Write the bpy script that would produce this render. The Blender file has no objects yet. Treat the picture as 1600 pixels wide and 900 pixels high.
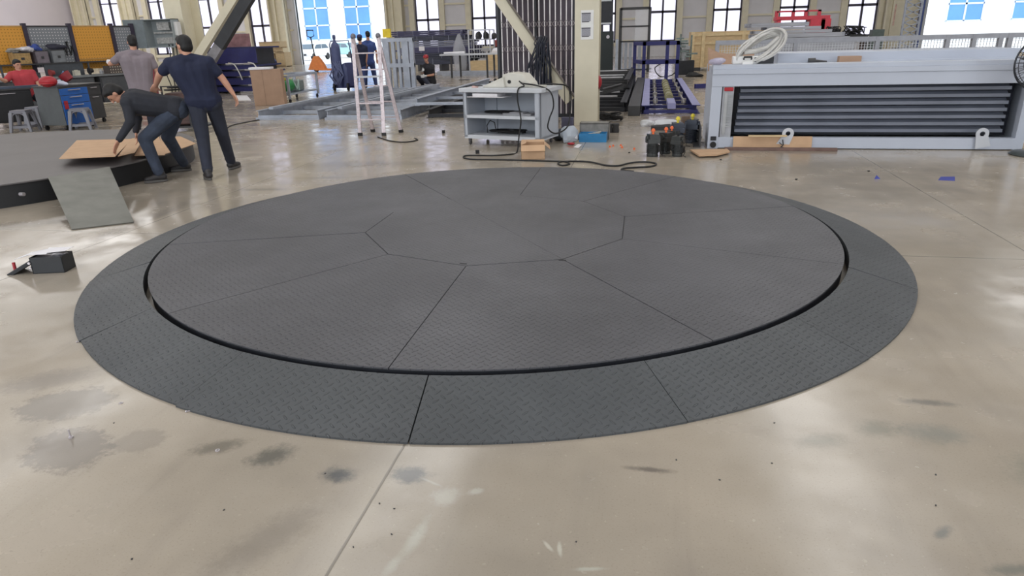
import bpy, math, random
import numpy as np
from mathutils import Vector, Matrix
random.seed(7)
C = bpy.context.scene.collection
SC = bpy.context.scene
PI = math.pi

# ---------------------------------------------------------------- camera
F = 1050.0; PITCH = .3567; ROLL = -.0291; YAW = math.radians(11.53); CAMH = 1.55
def _axes():
    fw = Vector((0, math.cos(PITCH), -math.sin(PITCH))); up = Vector((0, math.sin(PITCH), math.cos(PITCH))); rt = Vector((1, 0, 0))
    c, s = math.cos(ROLL), math.sin(ROLL)
    R, U = c*rt + s*up, -s*rt + c*up
    M = Matrix.Rotation(YAW, 3, 'Z')
    return M @ R, M @ U, M @ fw
RT, UP, FW = _axes()
O = Vector((0, 0, CAMH))
cam = bpy.data.cameras.new('camera'); camo = bpy.data.objects.new('camera', cam); C.objects.link(camo)
cam.sensor_width = 36; cam.lens = F*36/1600; cam.clip_end = 400
mw = Matrix((RT, UP, -FW)).transposed().to_4x4(); mw.translation = O
camo.matrix_world = mw
SC.camera = camo
# ---------------------------------------------------------------- view, world, lights
SC.view_settings.view_transform = 'Standard'; SC.view_settings.look = 'None'
SC.view_settings.gamma = 1; SC.view_settings.use_curve_mapping = False
SC.view_settings.exposure = 0.36
w = bpy.data.worlds.new('sky'); SC.world = w; w.use_nodes = True
bg = w.node_tree.nodes['Background']; bg.inputs[0].default_value = (.86, .93, 1, 1); bg.inputs[1].default_value = 2.4
SKYL = 1080
def skylight(x, y, sx, sy, power, col=(1, .99, .97)):
    l = bpy.data.lights.new('skylight', 'AREA'); l.shape = 'RECTANGLE'; l.size = sx; l.size_y = sy; l.energy = power; l.color = col
    o = bpy.data.objects.new('skylight', l); C.objects.link(o); o.location = (x, y, 11.6)
for sx_ in (-21, -7, 6, 19):
    skylight(sx_, 15, 3.0, 48, SKYL)
skylight(-38, 29, 4.0, 40, SKYL*2.0)  # unseen strip, placed and strengthened to brighten the left wall
for gx_ in (-32, -8, 16):           # unseen fill lamps added behind the camera to brighten surfaces facing it
    l = bpy.data.lights.new('added_fill', 'AREA'); l.shape = 'RECTANGLE'; l.size = 12; l.size_y = 7; l.energy = 420; l.color = (.95, .98, 1)
    o = bpy.data.objects.new('added_fill', l); C.objects.link(o); o.location = (gx_, -10.1, 4.5); o.rotation_euler = (math.radians(90), 0, 0)

# ---------------------------------------------------------------- helpers
def ray(u, v): return (u-800)/F*RT - (v-450)/F*UP + FW
def fl(u, v, z=0.0):
    d = ray(u, v); return O + d*((z-CAMH)/d.z)
def atY(u, v, Y):
    d = ray(u, v); return O + d*(Y/d.y)
def onp(u, v, base, off=0.0):
    "point of the view line (u,v) on the upright plane through base square to the line of sight, off metres further"
    b = Vector((base[0], base[1])); n = b.normalized(); D = b.length + off
    d = ray(u, v); return O + d*(D/(d.x*n.x + d.y*n.y))

def perp(d):
    d = Vector(d).normalized(); a = Vector((0, 0, 1)) if abs(d.z) < .9 else Vector((1, 0, 0))
    u = d.cross(a).normalized(); return u, u.cross(d).normalized()
class MB:
    def __init__(s): s.v = []; s.f = []
    def add(s, vs, fs):
        n = len(s.v); s.v += [tuple(p) for p in vs]; s.f += [tuple(i+n for i in q) for q in fs]; return s
    def box(s, cx, cy, cz, sx, sy, sz, M=None):
        vs = [Vector((cx+a*sx/2, cy+b*sy/2, cz+c*sz/2)) for a in (-1, 1) for b in (-1, 1) for c in (-1, 1)]
        if M is not None: vs = [M @ p for p in vs]
        return s.add(vs, [(0, 1, 3, 2), (4, 6, 7, 5), (0, 4, 5, 1), (2, 3, 7, 6), (0, 2, 6, 4), (1, 5, 7, 3)])
    def bx(s, x0, x1, y0, y1, z0, z1): return s.box((x0+x1)/2, (y0+y1)/2, (z0+z1)/2, x1-x0, y1-y0, z1-z0)
    def bar(s, p0, p1, w_, h_, up=(0, 0, 1)):
        p0 = Vector(p0); p1 = Vector(p1); d = (p1-p0).normalized(); up = Vector(up)
        if abs(d.dot(up)) > .98: up = Vector((0, 1, 0))
        a = d.cross(up).normalized(); b = a.cross(d).normalized()
        vs = [p + a*(i*w_/2) + b*(j*h_/2) for p in (p0, p1) for i in (-1, 1) for j in (-1, 1)]
        return s.add(vs, [(0, 1, 3, 2), (4, 6, 7, 5), (0, 4, 5, 1), (2, 3, 7, 6), (0, 2, 6, 4), (1, 5, 7, 3)])
    def tube(s, pts, r, n=8, closed=False, rs=None):
        pts = [Vector(p) for p in pts]; N = len(pts); rings = []
        u = None
        for i, p in enumerate(pts):
            if closed: d = pts[(i+1) % N] - pts[i-1]
            else: d = pts[min(i+1, N-1)] - pts[max(i-1, 0)]
            if d.length < 1e-9: d = Vector((0, 0, 1))
            d.normalize()
            if u is None: u, _ = perp(d)
            u = (u - d*u.dot(d)).normalized(); w2 = d.cross(u)
            rr = rs[i] if rs else r
            rings.append([p + (u*math.cos(2*PI*k/n) + w2*math.sin(2*PI*k/n))*rr for k in range(n)])
        vs = [q for g in rings for q in g]; fs = []
        for i in range(N if closed else N-1):
            a = i*n; b = ((i+1) % N)*n
            for k in range(n): fs.append((a+k, a+(k+1) % n, b+(k+1) % n, b+k))
        if not closed: fs.append(tuple(range(n))[::-1]); fs.append(tuple((N-1)*n+k for k in range(n)))
        return s.add(vs, fs)
    def cyl(s, p0, p1, r0, r1=None, n=20):
        return s.tube([p0, p1], r0, n, rs=[r0, r0 if r1 is None else r1])
    def lathe(s, prof, n=24, c=(0, 0, 0), M=None):
        vs = []; fs = []
        for r, z in prof:
            for k in range(n):
                p = Vector((r*math.cos(2*PI*k/n), r*math.sin(2*PI*k/n), z))
                if M is not None: p = M @ p
                vs.append(p + Vector(c))
        for i in range(len(prof)-1):
            for k in range(n): fs.append((i*n+k, i*n+(k+1) % n, (i+1)*n+(k+1) % n, (i+1)*n+k))
        fs.append(tuple(range(n))[::-1]); fs.append(tuple((len(prof)-1)*n+k for k in range(n)))
        return s.add(vs, fs)
    def prism(s, poly, z0, z1, M=None):
        n = len(poly); vs = [Vector((x, y, z)) for z in (z0, z1) for x, y in poly]
        if M is not None: vs = [M @ p for p in vs]
        return s.add(vs, [tuple(range(n))[::-1], tuple(range(n, 2*n))] + [(i, (i+1) % n, n+(i+1) % n, n+i) for i in range(n)])
    def slab(s, q, th):
        q = [Vector(p) for p in q]; nn = (q[1]-q[0]).cross(q[2]-q[0]).normalized()*th; n = len(q)
        return s.add(q + [p-nn for p in q], [tuple(range(n)), tuple(range(n, 2*n))[::-1]] + [(i, n+i, n+(i+1) % n, (i+1) % n) for i in range(n)])
    def ell(s, c, r, M=None, n=14, m=9):
        vs = []; fs = []; c = Vector(c)
        for i in range(m+1):
            t = PI*i/m
            for k in range(n):
                p = Vector((r[0]*math.sin(t)*math.cos(2*PI*k/n), r[1]*math.sin(t)*math.sin(2*PI*k/n), r[2]*math.cos(t)))
                if M is not None: p = M @ p
                vs.append(p + c)
        for i in range(m):
            for k in range(n): fs.append((i*n+k, (i+1)*n+k, (i+1)*n+(k+1) % n, i*n+(k+1) % n))
        return s.add(vs, fs)
    def caps(s, p0, p1, r0, r1=None, n=12):
        p0 = Vector(p0); p1 = Vector(p1); r1 = r0 if r1 is None else r1
        d = p1-p0
        if d.length < 1e-6: d = Vector((0, 0, 1e-4))
        d.normalize(); pts = []; rs = []
        for t in (0.08, .35, .7, 1): pts.append(p0 - d*r0*math.cos(t*PI/2)); rs.append(max(r0*math.sin(t*PI/2), .001))
        for t in (1, .7, .35, .08): pts.append(p1 + d*r1*math.cos(t*PI/2)); rs.append(max(r1*math.sin(t*PI/2), .001))
        return s.tube(pts, 1, n, rs=rs)
    def blob(s, c, r, seed=0, amp=.25, n=16, m=10, M=None):
        rnd = random.Random(seed); k0 = len(s.v); s.ell((0, 0, 0), r, None, n, m)
        ph = [(rnd.uniform(0, 6), rnd.uniform(2, 6), Vector((rnd.uniform(-1, 1), rnd.uniform(-1, 1), rnd.uniform(-1, 1)))) for _ in range(6)]
        for i in range(k0, len(s.v)):
            p = Vector(s.v[i]); q = Vector((p.x/r[0], p.y/r[1], p.z/r[2]))
            f = 1 + amp*sum(math.sin(a+b*q.dot(d)) for a, b, d in ph)/3
            p = p*f
            if p.z < -r[2]*.8: p.z = -r[2]*.8
            if M is not None: p = M @ p
            s.v[i] = tuple(p + Vector(c))
        return s

def link(name, mb, mat, parent=None, world=False, smooth=True, bev=0.0, ang=35):
    me = bpy.data.meshes.new(name)
    vs = mb.v
    if world and parent is not None:
        inv = parent.matrix_basis.inverted(); vs = [tuple(inv @ Vector(p)) for p in vs]
    me.from_pydata(vs, [], mb.f)
    me.update()
    import bmesh
    bm = bmesh.new(); bm.from_mesh(me); bmesh.ops.recalc_face_normals(bm, faces=bm.faces); bm.to_mesh(me); bm.free()
    if mat is not None: me.materials.append(mat)
    o = bpy.data.objects.new(name, me); C.objects.link(o)
    if parent is not None: o.parent = parent
    if smooth:
        me.polygons.foreach_set('use_smooth', [True]*len(me.polygons)); me.set_sharp_from_angle(angle=math.radians(ang))
    if bev:
        m = o.modifiers.new('bevel', 'BEVEL'); m.width = bev; m.segments = 2; m.limit_method = 'ANGLE'; m.angle_limit = math.radians(40)
    return o
def tag(o, label, cat, group=None, kind=None):
    o['label'] = label; o['category'] = cat
    if group: o['group'] = group
    if kind: o['kind'] = kind
    return o
def thing(name, label, cat, loc=(0, 0, 0), rz=0.0, group=None):
    o = bpy.data.objects.new(name, None); C.objects.link(o); o.empty_display_size = .1
    o.location = loc; o.rotation_euler = (0, 0, rz); o.matrix_basis = Matrix.Translation(Vector(loc)) @ Matrix.Rotation(rz, 4, 'Z')
    return tag(o, label, cat, group)
def one(name, label, cat, mb, mat, loc=(0, 0, 0), rz=0.0, group=None, **k):
    "a thing that is one mesh, mesh given in world coordinates when loc is left at the origin"
    o = link(name, mb, mat, None, **k)
    if loc == (0, 0, 0) and mb.v:
        b = np.array(mb.v); c = Vector(((b[:, 0].min()+b[:, 0].max())/2, (b[:, 1].min()+b[:, 1].max())/2, b[:, 2].min()))
        o.data.transform(Matrix.Translation(-c)); o.location = c
    else:
        o.location = loc; o.rotation_euler = (0, 0, rz)
    return tag(o, label, cat, group)
def struct(name, mb, mat, parent=None, label=None, **k):
    o = link(name, mb, mat, parent, **k)
    if parent is None:
        o['kind'] = 'structure'; o['category'] = name.split('_')[0]
        if label: o['label'] = label
    return o
def dup(o, loc, rz=None, label=None, group=None):
    r = o.copy(); C.objects.link(r)
    def kids(a, b):
        for ch in list(a.children):
            c = ch.copy(); C.objects.link(c); c.parent = b; kids(ch, c)
    kids(o, r)
    r.location = loc
    if rz is not None: r.rotation_euler = (0, 0, rz)
    if label: r['label'] = label
    if group: r['group'] = group
    return r

# ---------------------------------------------------------------- materials
def srgb(r, g, b):
    f = lambda c: (c/255/12.92) if c <= 10 else ((c/255+.055)/1.055)**2.4
    return (f(r), f(g), f(b))
_m = {}
def mat(name, rgb, rough=.6, metal=0.0, var=.12, scale=8.0, bump=0.0, bscale=60.0, spec=.5, coat=0.0, stretch=None):
    if name in _m: return _m[name]
    m = bpy.data.materials.new(name); m.use_nodes = True; nt = m.node_tree; b = nt.nodes['Principled BSDF']
    b.inputs['Roughness'].default_value = rough; b.inputs['Metallic'].default_value = metal
    b.inputs['Specular IOR Level'].default_value = spec; b.inputs['Coat Weight'].default_value = coat
    c = srgb(*rgb)
    tc = nt.nodes.new('ShaderNodeTexCoord'); mp = nt.nodes.new('ShaderNodeMapping'); nt.links.new(tc.outputs['Object'], mp.inputs[0])
    if stretch: mp.inputs['Scale'].default_value = stretch
    n = nt.nodes.new('ShaderNodeTexNoise'); n.inputs['Scale'].default_value = scale; n.inputs['Detail'].default_value = 5; nt.links.new(mp.outputs[0], n.inputs['Vector'])
    r = nt.nodes.new('ShaderNodeValToRGB'); nt.links.new(n.outputs[0], r.inputs[0])
    r.color_ramp.elements[0].position = .3; r.color_ramp.elements[1].position = .7
    r.color_ramp.elements[0].color = (*[x*(1-var) for x in c], 1); r.color_ramp.elements[1].color = (*[min(x*(1+var), 1) for x in c], 1)
    nt.links.new(r.outputs[0], b.inputs['Base Color'])
    if bump:
        n2 = nt.nodes.new('ShaderNodeTexNoise'); n2.inputs['Scale'].default_value = bscale; n2.inputs['Detail'].default_value = 3; nt.links.new(mp.outputs[0], n2.inputs['Vector'])
        bp = nt.nodes.new('ShaderNodeBump'); bp.inputs['Strength'].default_value = bump; bp.inputs['Distance'].default_value = .01
        nt.links.new(n2.outputs[0], bp.inputs['Height']); nt.links.new(bp.outputs[0], b.inputs['Normal'])
    _m[name] = m; return m
class NT:
    "small node-writing helper"
    def __init__(s, m): s.t = m.node_tree
    def n(s, kind, **k):
        x = s.t.nodes.new(kind)
        for a, b in k.items(): setattr(x, a, b)
        return x
    def put(s, sock, val):
        if isinstance(val, bpy.types.NodeSocket): s.t.links.new(val, sock)
        else: sock.default_value = val
    def m(s, op, a, b=0.0, c=0.0, clamp=False):
        x = s.n('ShaderNodeMath', operation=op, use_clamp=clamp)
        s.put(x.inputs[0], a); s.put(x.inputs[1], b); s.put(x.inputs[2], c); return x.outputs[0]
    def noise(s, vec, scale, detail=4, rough=.5):
        x = s.n('ShaderNodeTexNoise'); s.put(x.inputs['Vector'], vec); x.inputs['Scale'].default_value = scale; x.inputs['Detail'].default_value = detail; x.inputs['Roughness'].default_value = rough
        return x.outputs[0]
    def step(s, x, a, b):
        r = s.n('ShaderNodeMapRange', interpolation_type='SMOOTHSTEP'); s.put(r.inputs[0], x); s.put(r.inputs[1], a); s.put(r.inputs[2], b); return r.outputs[0]
    def mix(s, f, a, b):
        x = s.n('ShaderNodeMix', data_type='RGBA'); s.put(x.inputs[0], f)
        for sock, val in ((x.inputs[6], a), (x.inputs[7], b)):
            if isinstance(val, tuple): sock.default_value = (*val[:3], 1)
            else: s.put(sock, val)
        return x.outputs[2]

def floor_material():
    m = bpy.data.materials.new('polished_concrete'); m.use_nodes = True; T = NT(m); b = m.node_tree.nodes['Principled BSDF']
    tc = T.n('ShaderNodeTexCoord'); P = tc.outputs['Object']; sp = T.n('ShaderNodeSeparateXYZ'); T.put(sp.inputs[0], P); X, Y = sp.outputs[0], sp.outputs[1]
    base = T.mix(T.step(T.noise(P, .35, 5, .6), .35, .65), srgb(156, 147, 134), srgb(176, 165, 150))
    base = T.mix(T.m('MULTIPLY', T.step(T.noise(P, 1.7, 3, .55), .45, .8), .4), base, srgb(132, 124, 116))
    base = T.mix(T.m('MULTIPLY', T.step(T.noise(P, 130, 2, .6), .55, .75), .30), base, srgb(120, 110, 98))
    base = T.mix(T.m('MULTIPLY', T.step(T.noise(P, 55, 2, .6), .66, .74), .35), base, srgb(196, 186, 165))
    # streaks along Y from sweeping
    mp = T.n('ShaderNodeMapping'); T.put(mp.inputs[0], P); mp.inputs['Scale'].default_value = (5, .35, 1)
    base = T.mix(T.m('MULTIPLY', T.step(T.noise(mp.outputs[0], 1.2, 5, .6), .5, .8), .25), base, srgb(128, 121, 115))
    wob = T.m('MULTIPLY', T.m('SUBTRACT', T.noise(P, 5.0, 5, .7), .5), .9)
    wob2 = T.m('MULTIPLY', T.m('SUBTRACT', T.noise(P, 24.0, 4, .75), .5), 1.3)
    def stain(cx, cy, rx, ry, ang, col, k, soft=.5):
        nonlocal base
        ca, sa = math.cos(ang), math.sin(ang)
        dx = T.m('SUBTRACT', X, cx); dy = T.m('SUBTRACT', Y, cy)
        a = T.m('DIVIDE', T.m('ADD', T.m('MULTIPLY', dx, ca), T.m('MULTIPLY', dy, sa)), rx)
        c = T.m('DIVIDE', T.m('SUBTRACT', T.m('MULTIPLY', dy, ca), T.m('MULTIPLY', dx, sa)), ry)
        r = T.m('ADD', T.m('ADD', T.m('SQRT', T.m('ADD', T.m('MULTIPLY', a, a), T.m('MULTIPLY', c, c))), wob), wob2)
        f = T.m('MULTIPLY', T.m('SUBTRACT', 1.0, T.step(r, 1-soft, 1+soft*.4)), k)
        base = T.mix(f, base, srgb(*col))
    # (worn and spilled patches on the near floor)
    for q in STAINS: stain(*q)
    # saw-cut joints
    jd = None
    jw = T.m('MULTIPLY', T.m('SUBTRACT', T.noise(P, 6, 2), .5), .006)
    for jx in (-30.04, -26.4, -22.76, -19.12, -15.48, -11.84, -8.2, -4.56, -.92, 2.72, 6.36, 10.0):
        d = T.m('ABSOLUTE', T.m('SUBTRACT', T.m('ADD', X, jw), jx)); jd = d if jd is None else T.m('MINIMUM', jd, d)
    for jy in (-4.0, 5.06, 14.1, 23.2, 32.2, 41.3):
        d = T.m('ABSOLUTE', T.m('SUBTRACT', T.m('ADD', Y, jw), jy)); jd = T.m('MINIMUM', jd, d)
    base = T.mix(T.m('MULTIPLY', T.m('SUBTRACT', 1.0, T.step(jd, .0035, .0075)), .75), base, srgb(84, 76, 66))
    base = T.mix(T.m('MULTIPLY', T.m('SUBTRACT', 1.0, T.step(jd, .01, .09)), .10), base, srgb(196, 190, 176))
    T.put(b.inputs['Base Color'], base)
    rg = T.m('ADD', .13, T.m('MULTIPLY', T.step(T.noise(P, 2.2, 5, .6), .35, .75), .20))
    T.put(b.inputs['Roughness'], rg); b.inputs['Specular IOR Level'].default_value = .55
    bp = T.n('ShaderNodeBump'); bp.inputs['Strength'].default_value = .07; bp.inputs['Distance'].default_value = .01
    T.put(bp.inputs['Height'], T.m('ADD', T.noise(P, 3.0, 3), T.m('MULTIPLY', T.step(jd, .002, .007), .3))); T.put(b.inputs['Normal'], bp.outputs[0])
    return m
STAINS = [
 (-2.62, 2.30, .22, .16, .3, (122, 116, 110), .62, .25), (-2.30, 1.98, .20, .15, -.5, (120, 113, 107), .62, .25), (-2.05, 2.08, .12, .09, 0, (124, 117, 110), .4, .3),
 (-1.68, 2.09, .12, .055, .5, (92, 88, 80), .6, .7), (-1.43, 2.06, .10, .07, .7, (84, 84, 80), .75, .7),
 (-1.10, 1.985, .075, .055, .1, (70, 76, 82), .8, .8), (-.83, 2.03, .085, .055, 0, (82, 84, 86), .85, .6),
 (-.66, 1.93, .055, .05, .5, (196, 196, 188), .42, .8), (-.56, 1.97, .03, .02, .5, (200, 200, 192), .4, .7), (-.74, 2.0, .06, .007, -.4, (194, 194, 186), .4, .8),
 (-.70, 1.70, .026, .10, -.12, (194, 196, 186), .5, .9), (-.73, 1.58, .018, .06, -.2, (190, 192, 182), .4, .9),
 (-.26, 1.735, .007, .03, .7, (204, 200, 188), .6, .8), (-.22, 1.725, .008, .035, .2, (204, 202, 190), .6, .8), (-.12, 1.655, .05, .009, .2, (192, 194, 184), .5, .8),
 (.06, 2.20, .10, .018, 0, (92, 86, 82), .7, .8), (1.26, 2.88, .13, .03, 0, (112, 110, 106), .7, .8), (.98, 2.62, .09, .07, .2, (118, 120, 110), .5, .8), (.74, 2.5, .12, .06, .2, (116, 116, 104), .5, .8),
 (1.2, 2.62, .14, .08, 0, (106, 118, 118), .4, .8), (1.0, 2.0, .05, .02, .8, (96, 102, 104), .6, .8), (1.15, 1.86, .09, .03, .3, (104, 108, 104), .6, .8), (1.55, 2.4, .2, .14, 0, (122, 126, 116), .5, .8),
 (-1.2, 1.6, .09, .28, -.5, (120, 112, 104), .45, .8), (-2.9, 2.5, .28, .12, .6, (128, 122, 118), .5, .7), (-3.1, 1.9, .3, .14, .6, (126, 128, 108), .35, .8), (.2, 9.3, .3, .1, 0, (104, 98, 92), .7, .6),
 (-4.7, 5.4, .12, .9, .08, (118, 110, 102), .5, .7), (-5.9, 5.2, .9, .18, .5, (114, 106, 100), .5, .8), (-3.3, 8.6, 1.0, .25, .1, (112, 108, 108), .4, .9), (-4.3, 6.9, .35, .08, .1, (104, 100, 98), .6, .9), (-3.9, 7.6, .4, .05, .1, (104, 100, 98), .5, .9),
]

def plate_material(name, rgb, wear=.3):
    m = bpy.data.materials.new(name); m.use_nodes = True; T = NT(m); b = m.node_tree.nodes['Principled BSDF']
    tc = T.n('ShaderNodeTexCoord'); P = tc.outputs['Object']
    mp = T.n('ShaderNodeMapping'); T.put(mp.inputs[0], P); mp.inputs['Rotation'].default_value = (0, 0, math.radians(38)); S = 1/.040
    mp.inputs['Scale'].default_value = (S, S, S)
    sp = T.n('ShaderNodeSeparateXYZ'); T.put(sp.inputs[0], mp.outputs[0])
    X, Y = sp.outputs[0], sp.outputs[1]
    fx = T.m('FLOOR', X); fy = T.m('FLOOR', Y); lx = T.m('SUBTRACT', T.m('SUBTRACT', X, fx), .5); ly = T.m('SUBTRACT', T.m('SUBTRACT', Y, fy), .5)
    par = T.m('ABSOLUTE', T.m('MODULO', T.m('ADD', fx, fy), 2.0))
    ip = T.m('SUBTRACT', 1.0, par)
    a = T.m('ADD', T.m('MULTIPLY', lx, par), T.m('MULTIPLY', ly, ip)); c = T.m('ADD', T.m('MULTIPLY', ly, par), T.m('MULTIPLY', lx, ip))
    r = T.m('SQRT', T.m('ADD', T.m('POWER', T.m('DIVIDE', a, .52), 2), T.m('POWER', T.m('DIVIDE', c, .13), 2)))
    h = T.m('SUBTRACT', 1.0, T.step(r, .55, 1.0))
    col = T.mix(T.step(T.noise(P, .9, 6, .65), .35, .7), tuple(x*.86 for x in srgb(*rgb)), tuple(x*1.16 for x in srgb(*rgb)))
    col = T.mix(T.m('MULTIPLY', T.step(T.noise(P, 6.0, 5, .7), .5, .8), .35), col, tuple(x*1.3 for x in srgb(*rgb)))
    col = T.mix(T.m('MULTIPLY', T.m('MULTIPLY', h, T.step(T.noise(P, 40, 3), .35, .7)), wear), col, tuple(x*1.55 for x in srgb(*rgb)))
    T.put(b.inputs['Base Color'], col)
    T.put(b.inputs['Roughness'], T.m('ADD', .42, T.m('MULTIPLY', T.noise(P, 2.5, 5, .6), .22))); b.inputs['Specular IOR Level'].default_value = .45
    bp = T.n('ShaderNodeBump'); bp.inputs['Strength'].default_value = 1.0; bp.inputs['Distance'].default_value = .006
    T.put(bp.inputs['Height'], h); T.put(b.inputs['Normal'], bp.outputs[0])
    return m
def glass_material():
    m = bpy.data.materials.new('window_glass'); m.use_nodes = True; T = NT(m); nt = m.node_tree
    nt.nodes.remove(nt.nodes['Principled BSDF']); out = nt.nodes['Material Output']
    tr = T.n('ShaderNodeBsdfTransparent'); tr.inputs[0].default_value = (.86, .83, .90, 1); gl = T.n('ShaderNodeBsdfGlossy'); gl.inputs[1].default_value = .05
    fr = T.n('ShaderNodeFresnel'); fr.inputs[0].default_value = 1.45; mx = T.n('ShaderNodeMixShader')
    T.put(mx.inputs[0], fr.outputs[0]); T.put(mx.inputs[1], tr.outputs[0]); T.put(mx.inputs[2], gl.outputs[0]); T.put(out.inputs[0], mx.outputs[0])
    return m
def plastic_wrap(name, col=(.92, .93, .95), t=.45):
    m = bpy.data.materials.new(name); m.use_nodes = True; T = NT(m); b = m.node_tree.nodes['Principled BSDF']
    b.inputs['Base Color'].default_value = (*col, 1); b.inputs['Roughness'].default_value = .25; b.inputs['Alpha'].default_value = t
    n = T.n('ShaderNodeTexCoord'); bp = T.n('ShaderNodeBump'); bp.inputs['Strength'].default_value = .6; bp.inputs['Distance'].default_value = .03
    T.put(bp.inputs['Height'], T.noise(n.outputs['Object'], 12, 4, .7)); T.put(b.inputs['Normal'], bp.outputs[0])
    return m
def perf_material(name, rgb, hole=(40, 38, 36), pitch=.055):
    "sheet metal punched with rows of square holes"
    m = bpy.data.materials.new(name); m.use_nodes = True; T = NT(m); b = m.node_tree.nodes['Principled BSDF']
    tc = T.n('ShaderNodeTexCoord'); sp = T.n('ShaderNodeSeparateXYZ'); T.put(sp.inputs[0], tc.outputs['Object'])
    X = T.m('ABSOLUTE', T.m('SUBTRACT', T.m('FRACT', T.m('DIVIDE', sp.outputs[0], pitch)), .5)); Z = T.m('ABSOLUTE', T.m('SUBTRACT', T.m('FRACT', T.m('DIVIDE', sp.outputs[2], pitch)), .5))
    h = T.m('LESS_THAN', T.m('MAXIMUM', X, Z), .17)
    T.put(b.inputs['Base Color'], T.mix(T.m('MULTIPLY', h, .75), srgb(*rgb), srgb(*hole))); b.inputs['Roughness'].default_value = .55
    return m

PILLARC = mat('pillar_cream', (208, 201, 180), .55, var=.05, scale=3)
CREAM = mat('cream_paint', (228, 220, 196), .55, var=.05, scale=3)
PANEL = mat('grey_wall_panel', (222, 220, 224), .7, var=.05, scale=1.5)
WHITEW = mat('white_wall', (228, 221, 228), .8, var=.03, scale=.5)
ROOF = mat('roof_sheet', (190, 190, 190), .8, var=.05)
DARKF = mat('window_frame_grey', (70, 66, 78), .5, var=.05)
GREYSTEEL = mat('grey_steel', (172, 178, 190), .4, .3, var=.14, scale=5)
LGREY = mat('light_grey_paint', (196, 199, 205), .45, var=.05, scale=2)
DESKG = mat('desk_grey_paint', (176, 181, 190), .5, var=.06, scale=3)
BLACKS = mat('black_steel', (38, 40, 46), .45, .1, var=.2, scale=8)
CHAR = mat('charcoal_steel', (62, 62, 64), .5, .1, var=.15, scale=5)
BLUES = mat('blue_steel', (44, 46, 108), .45, var=.15, scale=5)
BLUEL = mat('pale_blue_steel', (150, 150, 192), .45, var=.1, scale=5)
NAVYS = mat('navy_steel', (36, 42, 92), .45, var=.2, scale=3)
WOOD = mat('pale_wood', (205, 180, 140), .7, var=.14, scale=4, stretch=(1, 8, 8))
CARD = mat('cardboard', (192, 158, 126), .8, var=.07, scale=6)
CARDD = mat('brown_cardboard', (168, 138, 116), .85, var=.07, scale=5)
RUBBER = mat('black_rubber', (24, 24, 26), .6, var=.2)
ORANGE = mat('orange_plastic', (235, 110, 60), .5, var=.08)
ORANGEP = perf_material('orange_pegboard', (222, 160, 66), (150, 98, 36), .08)
GREYP = perf_material('grey_pegboard', (130, 134, 140), (225, 225, 225), .08)
RED = mat('red_plastic', (168, 38, 48), .45, var=.1)
REDP = mat('red_paint', (205, 60, 75), .5, var=.1)
BLUEC = mat('blue_cart_paint', (36, 92, 168), .45, var=.08)
WHITE = mat('white_plastic', (225, 224, 222), .45, var=.04)
PAPER = mat('paper', (228, 226, 230), .8, var=.05)
YEL = mat('yellow_plastic', (225, 205, 60), .5, var=.1)
GREEN = mat('green_paint', (40, 140, 70), .5, var=.1)
SKIN = mat('skin', (196, 146, 122), .55, var=.08, scale=10)
HAIR = mat('black_hair', (16, 14, 15), .6, var=.3, scale=60)
ALU = mat('aluminium', (196, 190, 194), .35, .5, var=.15, scale=14)
# ================================================================ the setting
mb = MB(); mb.bx(-47, 30, -10, 52, -.3, 0)
struct('floor', mb, floor_material(), smooth=False)
mb = MB(); mb.bx(-47.4, 30.4, -10.4, 52.4, 12, 12.2); struct('ceiling', mb, ROOF, smooth=False)
mb = MB(); mb.bx(-47.4, -47, -10.4, 52.4, 0, 12); struct('wall_left', mb, WHITEW, smooth=False)
mb = MB(); mb.bx(30, 30.4, -10.4, 52.4, 0, 12); struct('wall_right', mb, PANEL, smooth=False)
mb = MB()
for a, b in ((-47, -38), (-26, -14), (-2, 10), (22, 30)): mb.bx(a, b, -10.4, -10, 0, 12)
for a, b in ((-38, -26), (-14, -2), (10, 22)): mb.bx(a, b, -10.4, -10, 8, 12); mb.bx(a, b, -10.4, -10, 0, 1)  # unseen openings, added to make room for the fill lamps
struct('wall_front', mb, PANEL, smooth=False)
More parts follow.
